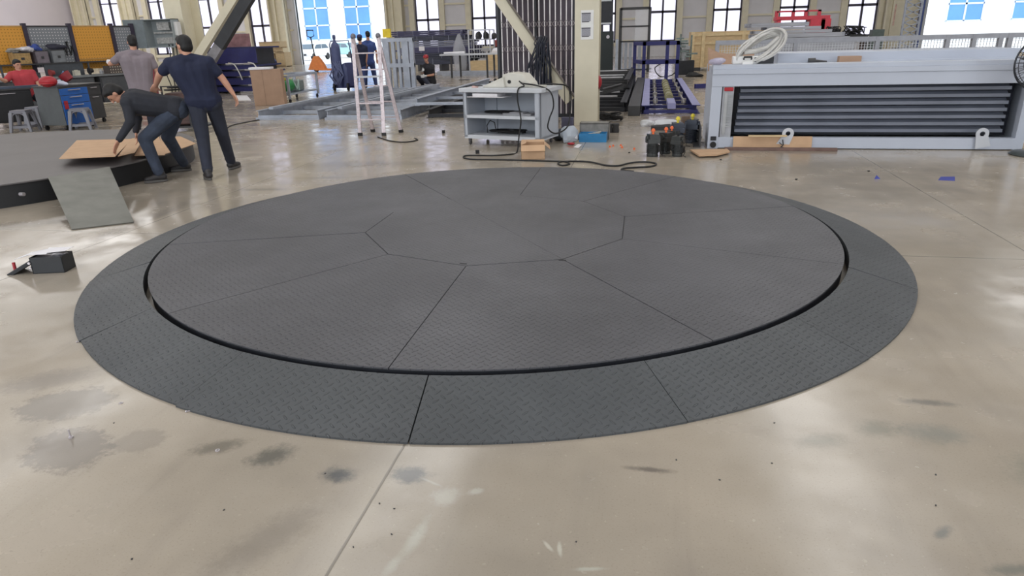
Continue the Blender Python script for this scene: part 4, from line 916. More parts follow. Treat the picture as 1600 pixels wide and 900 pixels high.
# pallet jack
p = fl(497, 112)
pj_ = thing('pallet_jack', 'orange hand pallet jack in front of the open gate', 'pallet jack', (p.x, p.y, 0), -.3)
m = MB(); m.prism([(-.65, 0.1), (-.4, .5), (-.12, .85), (.12, .85), (.45, .5), (.7, .1)], -.12, .12, Matrix(((1, 0, 0, 0), (0, 0, 1, 0), (0, 1, 0, 0), (0, 0, 0, 1)))); link('pump_housing', m, mat('jack_orange', (232, 140, 76), .5, var=.1), pj_, bev=.03)
for y in (-.25, .25): m = MB(); m.bx(.1, 1.7, y-.08, y+.08, .08, .17); link('fork', m, mat('jack_orange', (232, 140, 76), .5), pj_, bev=.01)
m = MB(); m.tube([(-.1, 0, .8), (-.25, 0, 1.9)], .035, 8); m.tube([(-.25, -.25, 2.25), (-.25, -.28, 1.95), (-.25, 0, 1.85), (-.25, .28, 1.95), (-.25, .25, 2.25), (-.25, -.25, 2.25)], .028, 8); link('handle', m, CHAR, pj_)
m = MB(); m.lathe([(.03, -.08), (.12, -.08), (.12, .08), (.03, .08)], 16, (-.1, 0, .12), Matrix.Rotation(PI/2, 4, 'X')); link('wheel', m, RUBBER, pj_)
# big flat carton standing on edge + trolley with green machine
p = fl(422, 165); t = thing('standing_carton', 'big brown cardboard carton standing on edge left of the green machine', 'cardboard', (p.x, p.y, 0), .25)
wv = (fl(447, 164)-fl(399, 166)).length
m = MB(); m.bx(-wv/2, wv/2, 0, .3, 0, .93); link('carton', m, CARDD, t, smooth=False, bev=.01)
m = MB(); m.bx(-.09, -.085, -.004, 0, 0, .93); link('seam', m, mat('seam_brown', (130, 108, 92), .8), t, smooth=False)
m = MB(); m.bx(-wv/2-.02, wv/2-.25, -.02, .32, .93, .99); one('foam_slab', 'pale foam slab on top of the standing carton', 'foam', m, PAPER, (p.x, p.y, 0), .25, bev=.01)
p0 = fl(454, 161); p1 = fl(498, 151)
ang = math.atan2(p1.y-p0.y, p1.x-p0.x); L = (p1-p0).length
tr = thing('steel_trolley', 'low grey steel trolley carrying a green machine', 'trolley', tuple(p0), ang)
m = MB()
for x in (0, L):
    for y in (0, .7): m.bx(x-.03, x+.03, y-.03, y+.03, .1, .72)
for y in (0, .7): m.bx(0, L, y-.03, y+.03, .68, .74)
m.bx(0, L, 0, .7, .2, .24); m.bx(-.03, .03, 0, .7, .68, .74); m.bx(L-.03, L+.03, 0, .7, .68, .74); link('frame', m, GREYSTEEL, tr, smooth=False)
for x in (.05, L-.05):
    for y in (.02, .68): m = MB(); m.lathe([(.01, -.02), (.05, -.02), (.05, .02), (.01, .02)], 12, (x, y, .05), Matrix.Rotation(PI/2, 4, 'X')); link('castor', m, RUBBER, tr)
gm = thing('air_compressor', 'small green machine with yellow top on the steel trolley', 'machine', tuple(tr.matrix_basis @ Vector((.45, .3, .24))), ang)
m = MB(); m.cyl((-.2, 0, .2), (.3, 0, .2), .17); m.ell((-.2, 0, .2), (.08, .17, .17)); m.ell((.3, 0, .2), (.08, .17, .17)); link('tank', m, GREEN, gm)
m = MB(); m.box(-.05, 0, .42, .25, .2, .14); link('pump', m, YEL, gm, bev=.02)
m = MB(); m.box(.75, 0, .16, .55, .3, .3); link('motor_block', m, mat('grey_green', (120, 130, 128), .5, var=.2, scale=14), gm, bev=.03)
m = MB(); m.tube([(.1, -.2, .4), (.25, -.25, .1), (.4, -.25, .3), (.5, -.2, .05), (.5, -.2, .35)], .02, 6); link('hose', m, mat('pale_hose', (190, 210, 205), .5), gm)
# ================================================================ people
SHOE = mat('dark_shoe', (44, 42, 44), .5, var=.25, scale=30); SOLE = mat('grey_sole', (92, 90, 88), .6)
GLOVE = mat('white_glove', (215, 215, 215), .8); EYE = mat('dark_eye', (30, 24, 22), .3); LIP = mat('lip', (150, 88, 80), .5)
def remesh(mb, voxel, smooth, name, mat_, parent):
    me = bpy.data.meshes.new('tmp'); me.from_pydata(mb.v, [], mb.f); me.update()
    import bmesh
    bm = bmesh.new(); bm.from_mesh(me); bmesh.ops.recalc_face_normals(bm, faces=bm.faces); bm.to_mesh(me); bm.free()
    t = bpy.data.objects.new('tmp', me); C.objects.link(t)
    r = t.modifiers.new('r', 'REMESH'); r.mode = 'VOXEL'; r.voxel_size = voxel
    s = t.modifiers.new('s', 'SMOOTH'); s.factor = .5; s.iterations = smooth
    dg = bpy.context.evaluated_depsgraph_get(); dg.update()
    out = bpy.data.meshes.new_from_object(t.evaluated_get(dg)); bpy.data.objects.remove(t); bpy.data.meshes.remove(me)
    out.name = name; out.transform(parent.matrix_basis.inverted()); out.materials.clear(); out.materials.append(mat_)
    out.polygons.foreach_set('use_smooth', [True]*len(out.polygons))
    o = bpy.data.objects.new(name, out); C.objects.link(o); o.parent = parent
    return o
def hand(mb, w_, d, nrm, curl=.5, s=1.0, thumb=1):
    d = Vector(d).normalized(); nrm = Vector(nrm); nrm = (nrm-d*nrm.dot(d)).normalized(); sd = d.cross(nrm).normalized()
    w_ = Vector(w_)
    for k in range(5):
        q = (k-2)*.017*s; mb.caps(w_+sd*q*.7+d*.01, w_+sd*q+d*.085*s, .015*s, .0125*s, 8)
    for k, ln in enumerate((.9, 1.0, .95, .75)):
        p = w_ + sd*(k-1.5)*.021*s + d*.09*s; a = 0; fan_ = (k-1.5)*.06
        for j, seg in enumerate((.04, .026, .02)):
            a += curl*(.6 if j == 0 else 1.0)
            v = (d*math.cos(a)+nrm*math.sin(a)+sd*fan_).normalized(); q = p+v*seg*ln*s
            mb.caps(p, q, (.0092-.0008*j)*s, (.0088-.0008*j)*s, 8); p = q
    p = w_ + sd*thumb*-.035*s + d*.03*s; v = (d*.6 - sd*thumb*.75 + nrm*.25).normalized(); q = p+v*.04*s
    mb.caps(p, q, .013*s, .0105*s, 8); v2 = (v+d*.5+nrm*curl*.5).normalized(); mb.caps(q, q+v2*.03*s, .0105*s, .0088*s, 8)
def person(label, base, J, face, up=(0, 0, 1), shirt=None, trousers=None, sleeve=.5, hair=True, cap=None, vox=.009, toes=None, gloves=False, curls=(.4, .4), palms=None, width=1.0, shoe=SHOE, hdirs=None):
    t = thing('person', label, 'person', (base[0], base[1], 0))
    J = {k: Vector(v) for k, v in J.items()}
    f = Vector(face).normalized(); u = Vector(up); u = (u-f*u.dot(f)).normalized(); r = f.cross(u)
    R = Matrix((r, f, u)).transposed()
    c = J['head']; b = MB()
    b.ell(c+u*.01-f*.008, (.074, .092, .098), R); b.ell(c+f*.02-u*.055, (.056, .066, .058), R)
    b.caps(c+f*.088+u*.012, c+f*.104-u*.022, .009, .014, 8); b.ell(c+f*.07+u*.028, (.05, .02, .012), R); b.ell(c+f*.078-u*.058, (.024, .012, .010), R); b.ell(c+f*.07-u*.092, (.022, .018, .016), R)
    for s in (-1, 1): b.ell(c+r*s*.076-f*.004-u*.012, (.009, .018, .031), R, 10, 6)
    b.caps(c-u*.06-f*.02, J['neck'], .052, .060)
    S, H = [J['shL'], J['shR']], [J['hipL'], J['hipR']]
    ms, mh = (S[0]+S[1])/2, (H[0]+H[1])/2; up_t = (ms-mh).normalized()
    def torso(m, e):
        for s, h in zip(S, H):
            a = ms+(s-ms)*.55-up_t*.07; h_ = mh+(h-mh)*.55; wst = a.lerp(h_, .62)+(ms-mh)*0
            m.caps(a, wst, .112*width+e, .098*width+e); m.caps(wst, h_, .098*width+e, .108*width+e)
            m.caps(J['neck']-up_t*.02, s, .05+e, .052+e)
            m.caps(ms-up_t*.09, ms.lerp(mh, .95), .108*width+e, .10*width+e)
            m.caps(a, s, .085+e, .06+e)
    torso(b, 0); 
    for i, sd in enumerate(('L', 'R')):
        el, wr = J['el'+sd], J['wr'+sd]
        b.caps(S[i], el, .052, .041); b.caps(el, el.lerp(wr, .35), .041, .040); b.caps(el.lerp(wr, .35), wr, .040, .027)
        d = (wr-el).normalized() if not hdirs or hdirs[i] is None else Vector(hdirs[i])
        n = Vector(palms[i]) if palms else -f
        if not gloves: hand(b, wr, d, n, curls[i], 1.0, 1 if i else -1)
        b.caps(H[i], J['kn'+sd], .085, .056); b.caps(J['kn'+sd], J['kn'+sd].lerp(J['an'+sd], .35), .056, .058); b.caps(J['kn'+sd].lerp(J['an'+sd], .35), J['an'+sd], .056, .038)
        toe = Vector(toes[i]).normalized() if toes else Vector((f.x, f.y, 0)).normalized()
        fz = J['an'+sd]; b.caps(fz-Vector((0, 0, .045)), fz+toe*.13-Vector((0, 0, .06)), .035, .026)
    remesh(b, vox, 4, 'body', SKIN, t)
    # shirt
    m = MB(); torso(m, .022)
    for i, sd in enumerate(('L', 'R')):
        el, wr = J['el'+sd], J['wr'+sd]
        if sleeve <= 1: m.caps(S[i], S[i].lerp(el, sleeve), .072, .066)
        else: m.caps(S[i], el, .070, .056); m.caps(el, el.lerp(wr, .93), .055, .040)
    m.caps(mh+(H[0]-mh)*.85+up_t*.02, mh+(H[1]-mh)*.85+up_t*.02, .130*width)
    remesh(m, vox, 5, 'shirt', shirt, t)
    m = MB(); rr_ = .104*width+.006
    m.caps(H[0]-up_t*.02, H[1]-up_t*.02, rr_, rr_); m.caps(mh+(H[0]-mh)*.5+up_t*.05, mh+(H[1]-mh)*.5+up_t*.05, rr_-.008)
    for i, sd in enumerate(('L', 'R')):
        k_, a_ = J['kn'+sd], J['an'+sd]
        m.caps(H[i], k_, .105, .080); m.caps(k_, a_+(k_-a_).normalized()*.03, .078, .062)
        q = k_.lerp(a_, .86); m.ell(q, (.068, .07, .035))
    remesh(m, vox, 3, 'trousers', trousers, t)
    for i, sd in enumerate(('L', 'R')):
        toe = Vector(toes[i]).normalized() if toes else Vector((f.x, f.y, 0)).normalized()
        a_ = J['an'+sd]; z0 = a_.z-.085; m = MB(); zz = Vector((0, 0, 1)); sd2 = toe.cross(zz)
        Mt = Matrix((sd2, toe, zz)).transposed(); g = Vector((a_.x, a_.y, z0))
        m.caps(g+zz*.055-toe*.035, g+zz*.05+toe*.06, .046, .044); m.caps(g+zz*.045+toe*.05, g+zz*.036+toe*.15, .043, .034); m.caps(g+zz*.06, g+zz*.105-toe*.01, .046, .050)
        so = remesh(m, vox, 3, 'shoe', shoe, t)
        m = MB(); n = 18; poly = []
        for k in range(n):
            a = 2*PI*k/n; poly.append((.046*math.cos(a)*(1-.15*(math.sin(a) < 0)), .055+.135*math.sin(a)))
        m.prism(poly, 0, .026); m.v = [tuple(t.matrix_basis.inverted() @ (g + Mt @ Vector(v))) for v in m.v]; link('sole', m, SOLE, so)
    if gloves:
        for i, sd in enumerate(('L', 'R')):
            m = MB(); hand(m, J['wr'+sd], (J['wr'+sd]-J['el'+sd]), Vector(palms[i]) if palms else -f, curls[i], 1.12, 1 if i else -1); m.caps(J['wr'+sd]-(J['wr'+sd]-J['el'+sd]).normalized()*.05, J['wr'+sd], .038, .034); remesh(m, vox, 2, 'glove', GLOVE, t)
    if hair:
        m = MB(); m.ell(c-f*.022+u*.030, (.083, .092, .092), R); m.ell(c-f*.040-u*.018, (.078, .070, .075), R); m.ell(c+f*.03+u*.075, (.062, .055, .036), R)
        remesh(m, .009, 2, 'hair', HAIR, t)
    if cap:
        m = MB(); m.ell(c+u*.055-f*.01, (.094, .108, .080), R); m.ell(c+f*.10+u*.045, (.07, .05, .008), R); remesh(m, .008, 2, 'cap', cap, t)
    for s in (-1, 1):
        m = MB(); m.ell(c+r*s*.031+f*.082+u*.008, (.010, .006, .006), R, 10, 6); link('eye', m, EYE, t, world=True)
        m = MB(); m.caps(c+r*s*.018+f*.086+u*.026, c+r*s*.045+f*.076+u*.027, .004); link('eyebrow', m, HAIR, t, world=True)
    m = MB(); m.ell(c+f*.087-u*.058, (.021, .006, .006), R, 10, 6); link('lips', m, LIP, t, world=True)
    return t
def frame_at(base):
    a = Vector((base[0], base[1], 0)).normalized(); return a, Vector((a.y, -a.x, 0))
Z = Vector((0, 0, 1))
NAVYT = mat('navy_tshirt', (29, 35, 60), .85, var=.15, scale=6, bump=.3, bscale=14); BLKTR = mat('dark_trousers', (42, 46, 60), .85, var=.2, scale=6, bump=.3, bscale=14)
GREYT = mat('grey_tshirt', (134, 124, 130), .9, var=.08, scale=6, bump=.3, bscale=14); BLKS = mat('black_longsleeve', (40, 42, 50), .85, var=.2, scale=8, bump=.3, bscale=16)
DENIM = mat('dark_denim', (52, 60, 76), .85, var=.28, scale=7, bump=.4, bscale=16); REDT = mat('red_tshirt', (178, 62, 70), .85, var=.1, scale=8)
BLUET = mat('blue_work_shirt', (64, 84, 144), .85, var=.12, scale=6); BLUETR = mat('blue_work_trousers', (58, 72, 118), .85, var=.12, scale=6)

# navy-shirted man seen from behind, arms held out
b = (-5.31, 7.6); a, s = frame_at(b); P = lambda u, v, o=0: onp(u, v, b, o)
f1_, f2_ = fl(327, 281), fl(363, 264)
person('man in navy T-shirt and dark trousers seen from behind, right arm swung out', b,
    dict(head=P(287, 71, .03), neck=P(292, 89, .0), shL=P(266, 100, .04), shR=P(325, 98, -.02), elL=P(249, 117, .16), elR=P(347, 122, -.02), wrL=P(243, 134, .30), wrR=P(364, 146, -.04),
         hipL=P(306, 158, 0), hipR=P(331, 157, 0), knL=P(317, 216, -.03), knR=P(347, 208, .18), anL=f1_+Z*.09, anR=f2_+Z*.09),
    a*.75-s*.65-Z*.1, shirt=NAVYT, trousers=BLKTR, sleeve=.62, toes=(a*.9-s*.2, a*.7+s*.5), curls=(.3, .55), palms=(a, -s-a*.3), width=1.06, hdirs=(None, s*.35-Z))
# bending man
b = (-5.88, 7.41); a, s = frame_at(b); P = lambda u, v, o=0: onp(u, v, b, o)
f1_, f2_ = fl(252, 284), fl(290, 267)
person('man in black long-sleeved top and dark jeans bending over the cardboard', b,
    dict(head=P(178, 146, .02), neck=P(196, 151, .04), shL=P(199, 161, -.16), shR=P(201, 154, .20), elL=P(204, 190, -.22), elR=P(215, 185, .26), wrL=P(185, 220, -.2), wrR=P(212, 206, .34),
         hipL=P(277, 170, -.10), hipR=P(277, 168, .12), knL=P(226, 217, -.12), knR=P(262, 214, .16), anL=f1_+Z*.09, anR=f2_+Z*.09),
    -s*.45-Z*.9, up=-s*.9+Z*.45, shirt=BLKS, trousers=DENIM, sleeve=2, toes=(-s, -s*.9+a*.2), curls=(.25, .4), palms=(-a*.3+s*.8, -s), width=1.1, hdirs=(-s*.5-Z*.8, -Z))
# grey-shirted man
b = tuple(fl(224, 214))[:2]; a, s = frame_at(b); P = lambda u, v, o=0: onp(u, v, b, o)
g_ = Vector((b[0], b[1], 0))
person('man in grey T-shirt seen from behind, left arm raised holding white paper', b,
    dict(head=P(206, 65, .02), neck=P(209, 80, .0), shL=P(188, 88, .02), shR=P(234, 90, 0), elL=P(172, 100, .12), elR=P(246, 112, .0), wrL=P(178, 99, .32), wrR=P(244, 130, .12),
         hipL=P(212, 148, 0), hipR=P(233, 148, 0), knL=P(214, 182, .02), knR=P(236, 180, .05), anL=g_+Z*.09-s*.08, anR=g_+Z*.09+s*.18+a*.1),
    a-s*.25, shirt=GREYT, trousers=BLKTR, sleeve=.6, toes=(a-s*.3, a+s*.2), curls=(.6, .4), palms=(-Z, -s), width=1.08)
m = MB(); q = P(171, 97, .34); m.blob((0, 0, 0), (.06, .03, .04), 3, .4); one('white_rag', 'white rag held in the grey-shirted man\'s raised hand', 'rag', m, PAPER, tuple(q), .3)
# seated man at the bench
b = tuple(fl(50, 193))[:2]; a, s = frame_at(b); P = lambda u, v, o=0: onp(u, v, b, o)
g_ = Vector((b[0], b[1], 0))
person('man in red T-shirt seated at the workbench, looking towards the camera', b,
    dict(head=P(27, 101, .1), neck=P(31, 112, .1), shL=P(18, 117, .1), shR=P(50, 114, .08), elL=P(8, 127, -.1), elR=P(59, 129, .0), wrL=P(-3, 121, -.2), wrR=P(64, 145, -.1),
         hipL=P(40, 150, .1), hipR=P(55, 149, .08), knL=P(44, 158, -.25), knR=P(66, 160, -.2), anL=g_+Z*.09-s*.05, anR=fl(76, 196)+Z*.09),
    s*.45-a*.85-Z*.2, shirt=REDT, trousers=BLKTR, sleeve=.7, toes=(-a, s*.8-a*.4), curls=(.5, .4), palms=(-Z, -Z), vox=.012)
# two men standing at the gate
b = tuple(fl(581, 137))[:2]; a, s = frame_at(b); P = lambda u, v, o=0: onp(u, v, b, o); g_ = Vector((b[0], b[1], 0))
person('taller of two men in blue work clothes standing at the open gate', b,
    dict(head=P(574, 54), neck=P(575, 64), shL=P(566, 69), shR=P(583, 69), elL=P(564, 82, .05), elR=P(588, 81), wrL=P(569, 92, -.15), wrR=P(589, 93, -.05),
         hipL=P(571, 98), hipR=P(581, 98), knL=P(571, 118), knR=P(585, 118), anL=fl(572, 137)+Z*.09, anR=fl(588, 137)+Z*.09),
    a-s*.5, shirt=BLUET, trousers=BLUETR, sleeve=.6, vox=.013)
b = tuple(fl(562, 141))[:2]; a, s = frame_at(b); P = lambda u, v, o=0: onp(u, v, b, o)
person('man in dark cap and blue work clothes, left of the taller man by the gate', b,
    dict(head=P(562, 60), neck=P(563, 70), shL=P(555, 75), shR=P(571, 75), elL=P(553, 87, .05), elR=P(573, 87), wrL=P(556, 97, .1), wrR=P(572, 99, .05),
         hipL=P(558, 101), hipR=P(567, 101), knL=P(557, 120), knR=P(568, 120), anL=fl(557, 141)+Z*.09, anR=fl(568, 141)+Z*.09),
    a+s*.3, shirt=NAVYT, trousers=BLUETR, sleeve=.6, vox=.013, cap=NAVYS)
# squatting man
b = tuple(fl(667, 136.5))[:2]; a, s = frame_at(b); P = lambda u, v, o=0: onp(u, v, b, o)
person('squatting man in red cap, black clothes and white gloves behind the grey frames', b,
    dict(head=P(665.5, 91.5, -.08), neck=P(668, 100, -.02), shL=P(662, 104, -.10), shR=P(676, 104, .05), elL=P(660, 114, -.2), elR=P(677, 117, -.05), wrL=P(660, 111, -.38), wrR=P(664, 119, -.33),
         hipL=P(671, 129, .0), hipR=P(677, 128, .14), knL=P(653, 121, -.22), knR=P(661, 121, -.25), anL=fl(661, 136)+Z*.09-a*.1, anR=fl(672, 138)+Z*.09),
    -a-s*.35-Z*.15, shirt=mat('black_tshirt', (36, 36, 42), .85), trousers=BLKTR, sleeve=.7, cap=RED, gloves=True, curls=(.7, .7), palms=(s, -s), vox=.011, toes=(-a-s*.5, -a-s*.2))
# ================================================================ left workshop corner
def between(ob, u, v, z): return fl(u, v, z)
K0, K3 = fl(-35, 40, 2.22), fl(204, 40, 2.22)
kd = (K3-K0); kd.z = 0; KA = math.atan2(kd.y, kd.x)
KU = [(fl(u, 40, 2.22)-K0).length for u in (-35, 36, 107, 172, 204)]
st = thing('tool_bench', 'long workshop bench with orange and grey pegboards and dark posts, far left', 'workbench', (K0.x, K0.y, 0), KA)
for i in range(4):
    x0, x1 = KU[i], KU[i+1]
    m = MB(); m.bx(x0+.06, x1-.02, -.01, .01, 1.02 if i != 1 else 1.12, 2.18); link('pegboard', m, ORANGEP if i % 2 == 0 else GREYP, st, smooth=False)
    m = MB(); m.bx(x0, x1, -.02, .02, 2.18, 2.22); m.bx(x0+.02, x1, -.03, .0, 1.28, 1.31) if i == 2 else None; link('top_rail', m, mat('orange_rail', (196, 150, 84), .5) if i % 2 == 0 else CHAR, st, smooth=False)
for x in KU: m = MB(); m.bx(x-.05, x+.05, -.06, .06, 0, 2.28); link('post', m, mat('dark_violet_post', (56, 50, 66), .5), st, smooth=False)
m = MB(); m.bx(-.2, KU[4]+.1, -.85, .02, .82, .87); link('worktop', m, mat('worktop_grey', (120, 124, 126), .5, var=.15), st, smooth=False)
m = MB(); m.bx(-.2, KU[3]-.05, -.36, -.02, 1.20, 1.235); link('shelf', m, CHAR, st, smooth=False)
for i in range(3): m = MB(); m.bx(KU[i]+.1, KU[i+1]-.05, -.34, -.3, .87, 1.20) if i == 1 else m.bx(KU[i]+.1, KU[i]+.14, -.34, -.3, .87, 1.2); link('shelf_panel', m, mat('shelf_panel_grey', (74, 78, 84), .5), st, smooth=False)
for i in range(4):
    m = MB(); m.bx(KU[i]+.08, KU[i+1]-.08, -.8, -.05, .08, .82); cbx = link('under_cabinet', m, mat('cabinet_grey', (66, 68, 72), .5), st, smooth=False)
    m = MB(); m.bx(KU[i]+.12, KU[i+1]-.12, -.815, -.8, .12, .78); link('cabinet_door', m, mat('door_grey', (78, 80, 84), .5), cbx, smooth=False)
def kb(x, y, z): return tuple(st.matrix_basis @ Vector((x, y, z)))
def binbox(name, label, x, w_, h_, matl, z=1.235, d_=.28, peg=False):
    t = thing(name, label, 'bin', kb(x, -.34, z), KA)
    m = MB(); m.bx(0, w_, 0, .012, 0, h_); m.bx(0, w_, d_-.012, d_, 0, h_); m.bx(0, .012, 0, d_, 0, h_); m.bx(w_-.012, w_, 0, d_, 0, h_); m.bx(0, w_, 0, d_, 0, .012); link('body', m, matl, t, smooth=False)
    m = MB(); m.bx(-.008, w_+.008, -.008, .01, h_-.02, h_); m.bx(w_*.4, w_*.6, -.012, 0, h_*.35, h_*.55); link('rim', m, CHAR, t, smooth=False)
x1_ = KU[1]
binbox('grey_bin', 'dull violet-grey bin on the bench shelf under the blue cloth heap', x1_-.05, .34, .33, mat('violet_grey', (116, 108, 116), .6, var=.15))
binbox('grey_bin', 'grey perforated bin on the bench shelf beside the violet-grey bin', x1_+.38, .36, .34, mat('bin_grey', (122, 126, 130), .6, var=.15))
binbox('tan_bin', 'tan wicker-coloured bin at the left end of the bench shelf', x1_-.6, .42, .30, mat('tan_bin', (170, 140, 92), .7, var=.3, scale=20))
for x, z, c_, lab, sz in ((x1_+.02, 1.60, (60, 80, 150), 'blue cloth heap on top of the violet-grey bin', (.17, .12, .09)), (x1_-.2, 1.58, (206, 204, 210), 'white and lilac cloth heap above the tan bin', (.2, .12, .09)), (x1_+.62, 1.62, (46, 46, 60), 'dark strap bag on top of the perforated bin', (.26, .11, .07)), (x1_-.48, 1.56, (150, 146, 140), 'pale rag pile at the left end of the bench shelf', (.2, .1, .06))):
    m = MB(); m.blob((0, 0, .05), sz, int(z*100+abs(x)*10), .4); one('cloth_heap', lab, 'cloth', m, mat('cloth_%d' % c_[0], c_, .85, var=.3, scale=12), kb(x, -.2, z-.03), KA)
t = thing('clamp_set', 'black clamps and pliers hanging on the grey pegboard', 'tools', kb(x1_+.86, -.03, 1.35), KA)
for k, (x, z, w_, h_) in enumerate(((0, .08, .05, .24), (.1, .12, .05, .3), (.2, .06, .07, .24))):
    m = MB(); m.bar((x, -.02, z), (x+w_, -.02, z+h_), .02, .02); m.bar((x+w_*2, -.02, z-.02), (x+w_, -.02, z+h_), .02, .02); m.cyl((x+w_, -.04, z+h_), (x+w_, 0, z+h_), .03); link('clamp', m, RUBBER, t)
rnd = random.Random(11)
for k in range(9):
    x = x1_-.6+k*.36; c_ = [(190, 190, 186), (60, 64, 70), (150, 60, 60), (120, 150, 190), (200, 196, 180), (44, 44, 48), (170, 172, 176), (90, 94, 98), (210, 210, 208)][k]
    m = MB(); hh = .08+.05*(k % 3)
    if k % 3 == 0: m.lathe([(.01, 0), (.05, 0), (.05, hh), (.02, hh+.03), (.015, hh+.06)], 14)
    elif k % 3 == 1: m.box(0, 0, hh/2, .16, .12, hh); m.box(0, 0, hh+.01, .1, .02, .02)
    else: m.cyl((0, 0, hh*.6), (.12, 0, hh*.6), hh*.5, hh*.3); m.box(.03, 0, .02, .05, .05, .04)
    nm = ['bottle', 'tool_case', 'grinder'][k % 3]
    one(nm, '%s %s on the far left worktop, %s from the left' % (['pale', 'dark', 'dull red', 'pale blue', 'cream', 'black', 'silver', 'grey', 'white'][k], nm.replace('_', ' '), ['first', 'second', 'third', 'fourth', 'fifth', 'sixth', 'seventh', 'eighth', 'ninth'][k]), nm.split('_')[-1], m, mat('clutter_%d' % k, c_, .5), kb(x, -.5, .871), KA)
m = MB(); m.blob((0, 0, .06), (.3, .16, .10), 3, .35); one('rag_pile', 'pile of white rags on the worktop before the orange pegboard', 'rags', m, PAPER, kb(KU[2]+.75, -.35, .87), KA)
t = thing('parts_crate', 'open crate with holed side on the worktop behind the dark cart', 'crate', kb(KU[2]+.4, -.85, .87), KA)
m = MB(); m.bx(0, .6, 0, .01, 0, .22); m.bx(0, .6, .3, .31, 0, .22); m.bx(0, .01, 0, .3, 0, .22); m.bx(.59, .6, 0, .3, 0, .22); link('body', m, perf_material('holed_crate', (84, 76, 72), (225, 215, 195), .075), t, smooth=False)

def cart(label, FLp, FRp, h_, d_, body, front, drawers):
    dd = FRp-FLp; dd.z = 0; L = dd.length; ang = math.atan2(dd.y, dd.x)
    t = thing('tool_cart', label, 'cart', tuple(FLp), ang)
    m = MB(); m.bx(0, L, .01, d_, .1, h_-.03); link('body', m, body, t, smooth=False, bev=.008)
    m = MB(); m.bx(-.02, L+.02, -.01, d_+.02, h_-.03, h_); link('top', m, CHAR, t, smooth=False)
    zz = h_-.06
    for hh in drawers:
        m = MB(); m.bx(.02, L-.02, -.008, .012, zz-hh+.01, zz); dr = link('drawer', m, front, t, smooth=False, bev=.003)
        m = MB(); m.bx(L*.3, L*.7, -.03, -.008, zz-.04, zz-.025); link('handle', m, ALU, dr, smooth=False); zz -= hh
    for x in (.05, L-.05):
        for y in (.05, d_-.05):
            m = MB(); m.lathe([(.01, -.018), (.045, -.018), (.045, .018), (.01, .018)], 14, (x, y, .046), Matrix.Rotation(PI/2, 4, 'X')); m.bx(x-.02, x+.02, y-.02, y+.02, .07, .1); link('castor', m, RUBBER, t)
    return t, ang, L
CG = mat('cart_grey', (82, 86, 88), .5, var=.08)
bc, ba, bl_ = cart('dark grey tool cart with bright blue front and red sticker, behind a stool', fl(107, 204), fl(151, 197), .88, .62, CG, BLUEC, (.14, .16, .42))
m = MB(); m.bx(.05, .14, -.016, -.009, .42, .58); link('sticker', m, RED, bc, smooth=False)
def bcp(x, y, z): return tuple(bc.matrix_basis @ Vector((x, y, z)))
m = MB(); m.ell((0, 0, .09), (.17, .14, .11)); m.ell((.02, -.1, .05), (.14, .1, .02)); one('red_helmet', 'red helmet lying on the blue-fronted cart, left of the dark bucket', 'helmet', m, RED, bcp(.0, .2, .88), .3)
m = MB(); m.blob((0, 0, .05), (.16, .1, .07), 2, .4); one('white_cloth', 'white and blue cloth on the cart between helmet and bucket', 'cloth', m, mat('white_blue_cloth', (190, 196, 214), .8, var=.15), bcp(.3, .25, .88), .1)
m = MB(); n = 20
m.lathe([(.09, 0), (.12, .16), (.125, .16), (.115, .155), (.085, .01)], 20, (0, 0, 0), Matrix.Rotation(-.6, 4, 'Y')); m.v = [(x, y, z+.06) for x, y, z in m.v]
one('red_bucket', 'dark red bucket tipped over on the right of the blue-fronted cart', 'bucket', m, mat('dark_red', (140, 34, 44), .45), bcp(.62, .3, .9), .4)
cart('dark charcoal tool cart right of the blue-fronted cart', fl(146, 194), fl(169, 190), .86, .62, mat('cart_charcoal', (62, 60, 60), .5), CHAR, (.2, .5))
ck, ca2, cl_ = cart('black cabinet on castors at the left edge, before the red-shirted man', fl(-22, 203), fl(62, 195), .80, .3, mat('cart_black', (34, 34, 37), .5), mat('cart_black', (34, 34, 37), .5), (.62,))
m = MB(); m.bx(0, 1.1, 0, .16, 0, .05); one('slate_tray', 'slate-blue tray with a white edge on the black cabinet', 'tray', m, mat('slate_tray', (70, 80, 96), .5), tuple(ck.matrix_basis @ Vector((.1, .1, .80))), ca2, bev=.005)

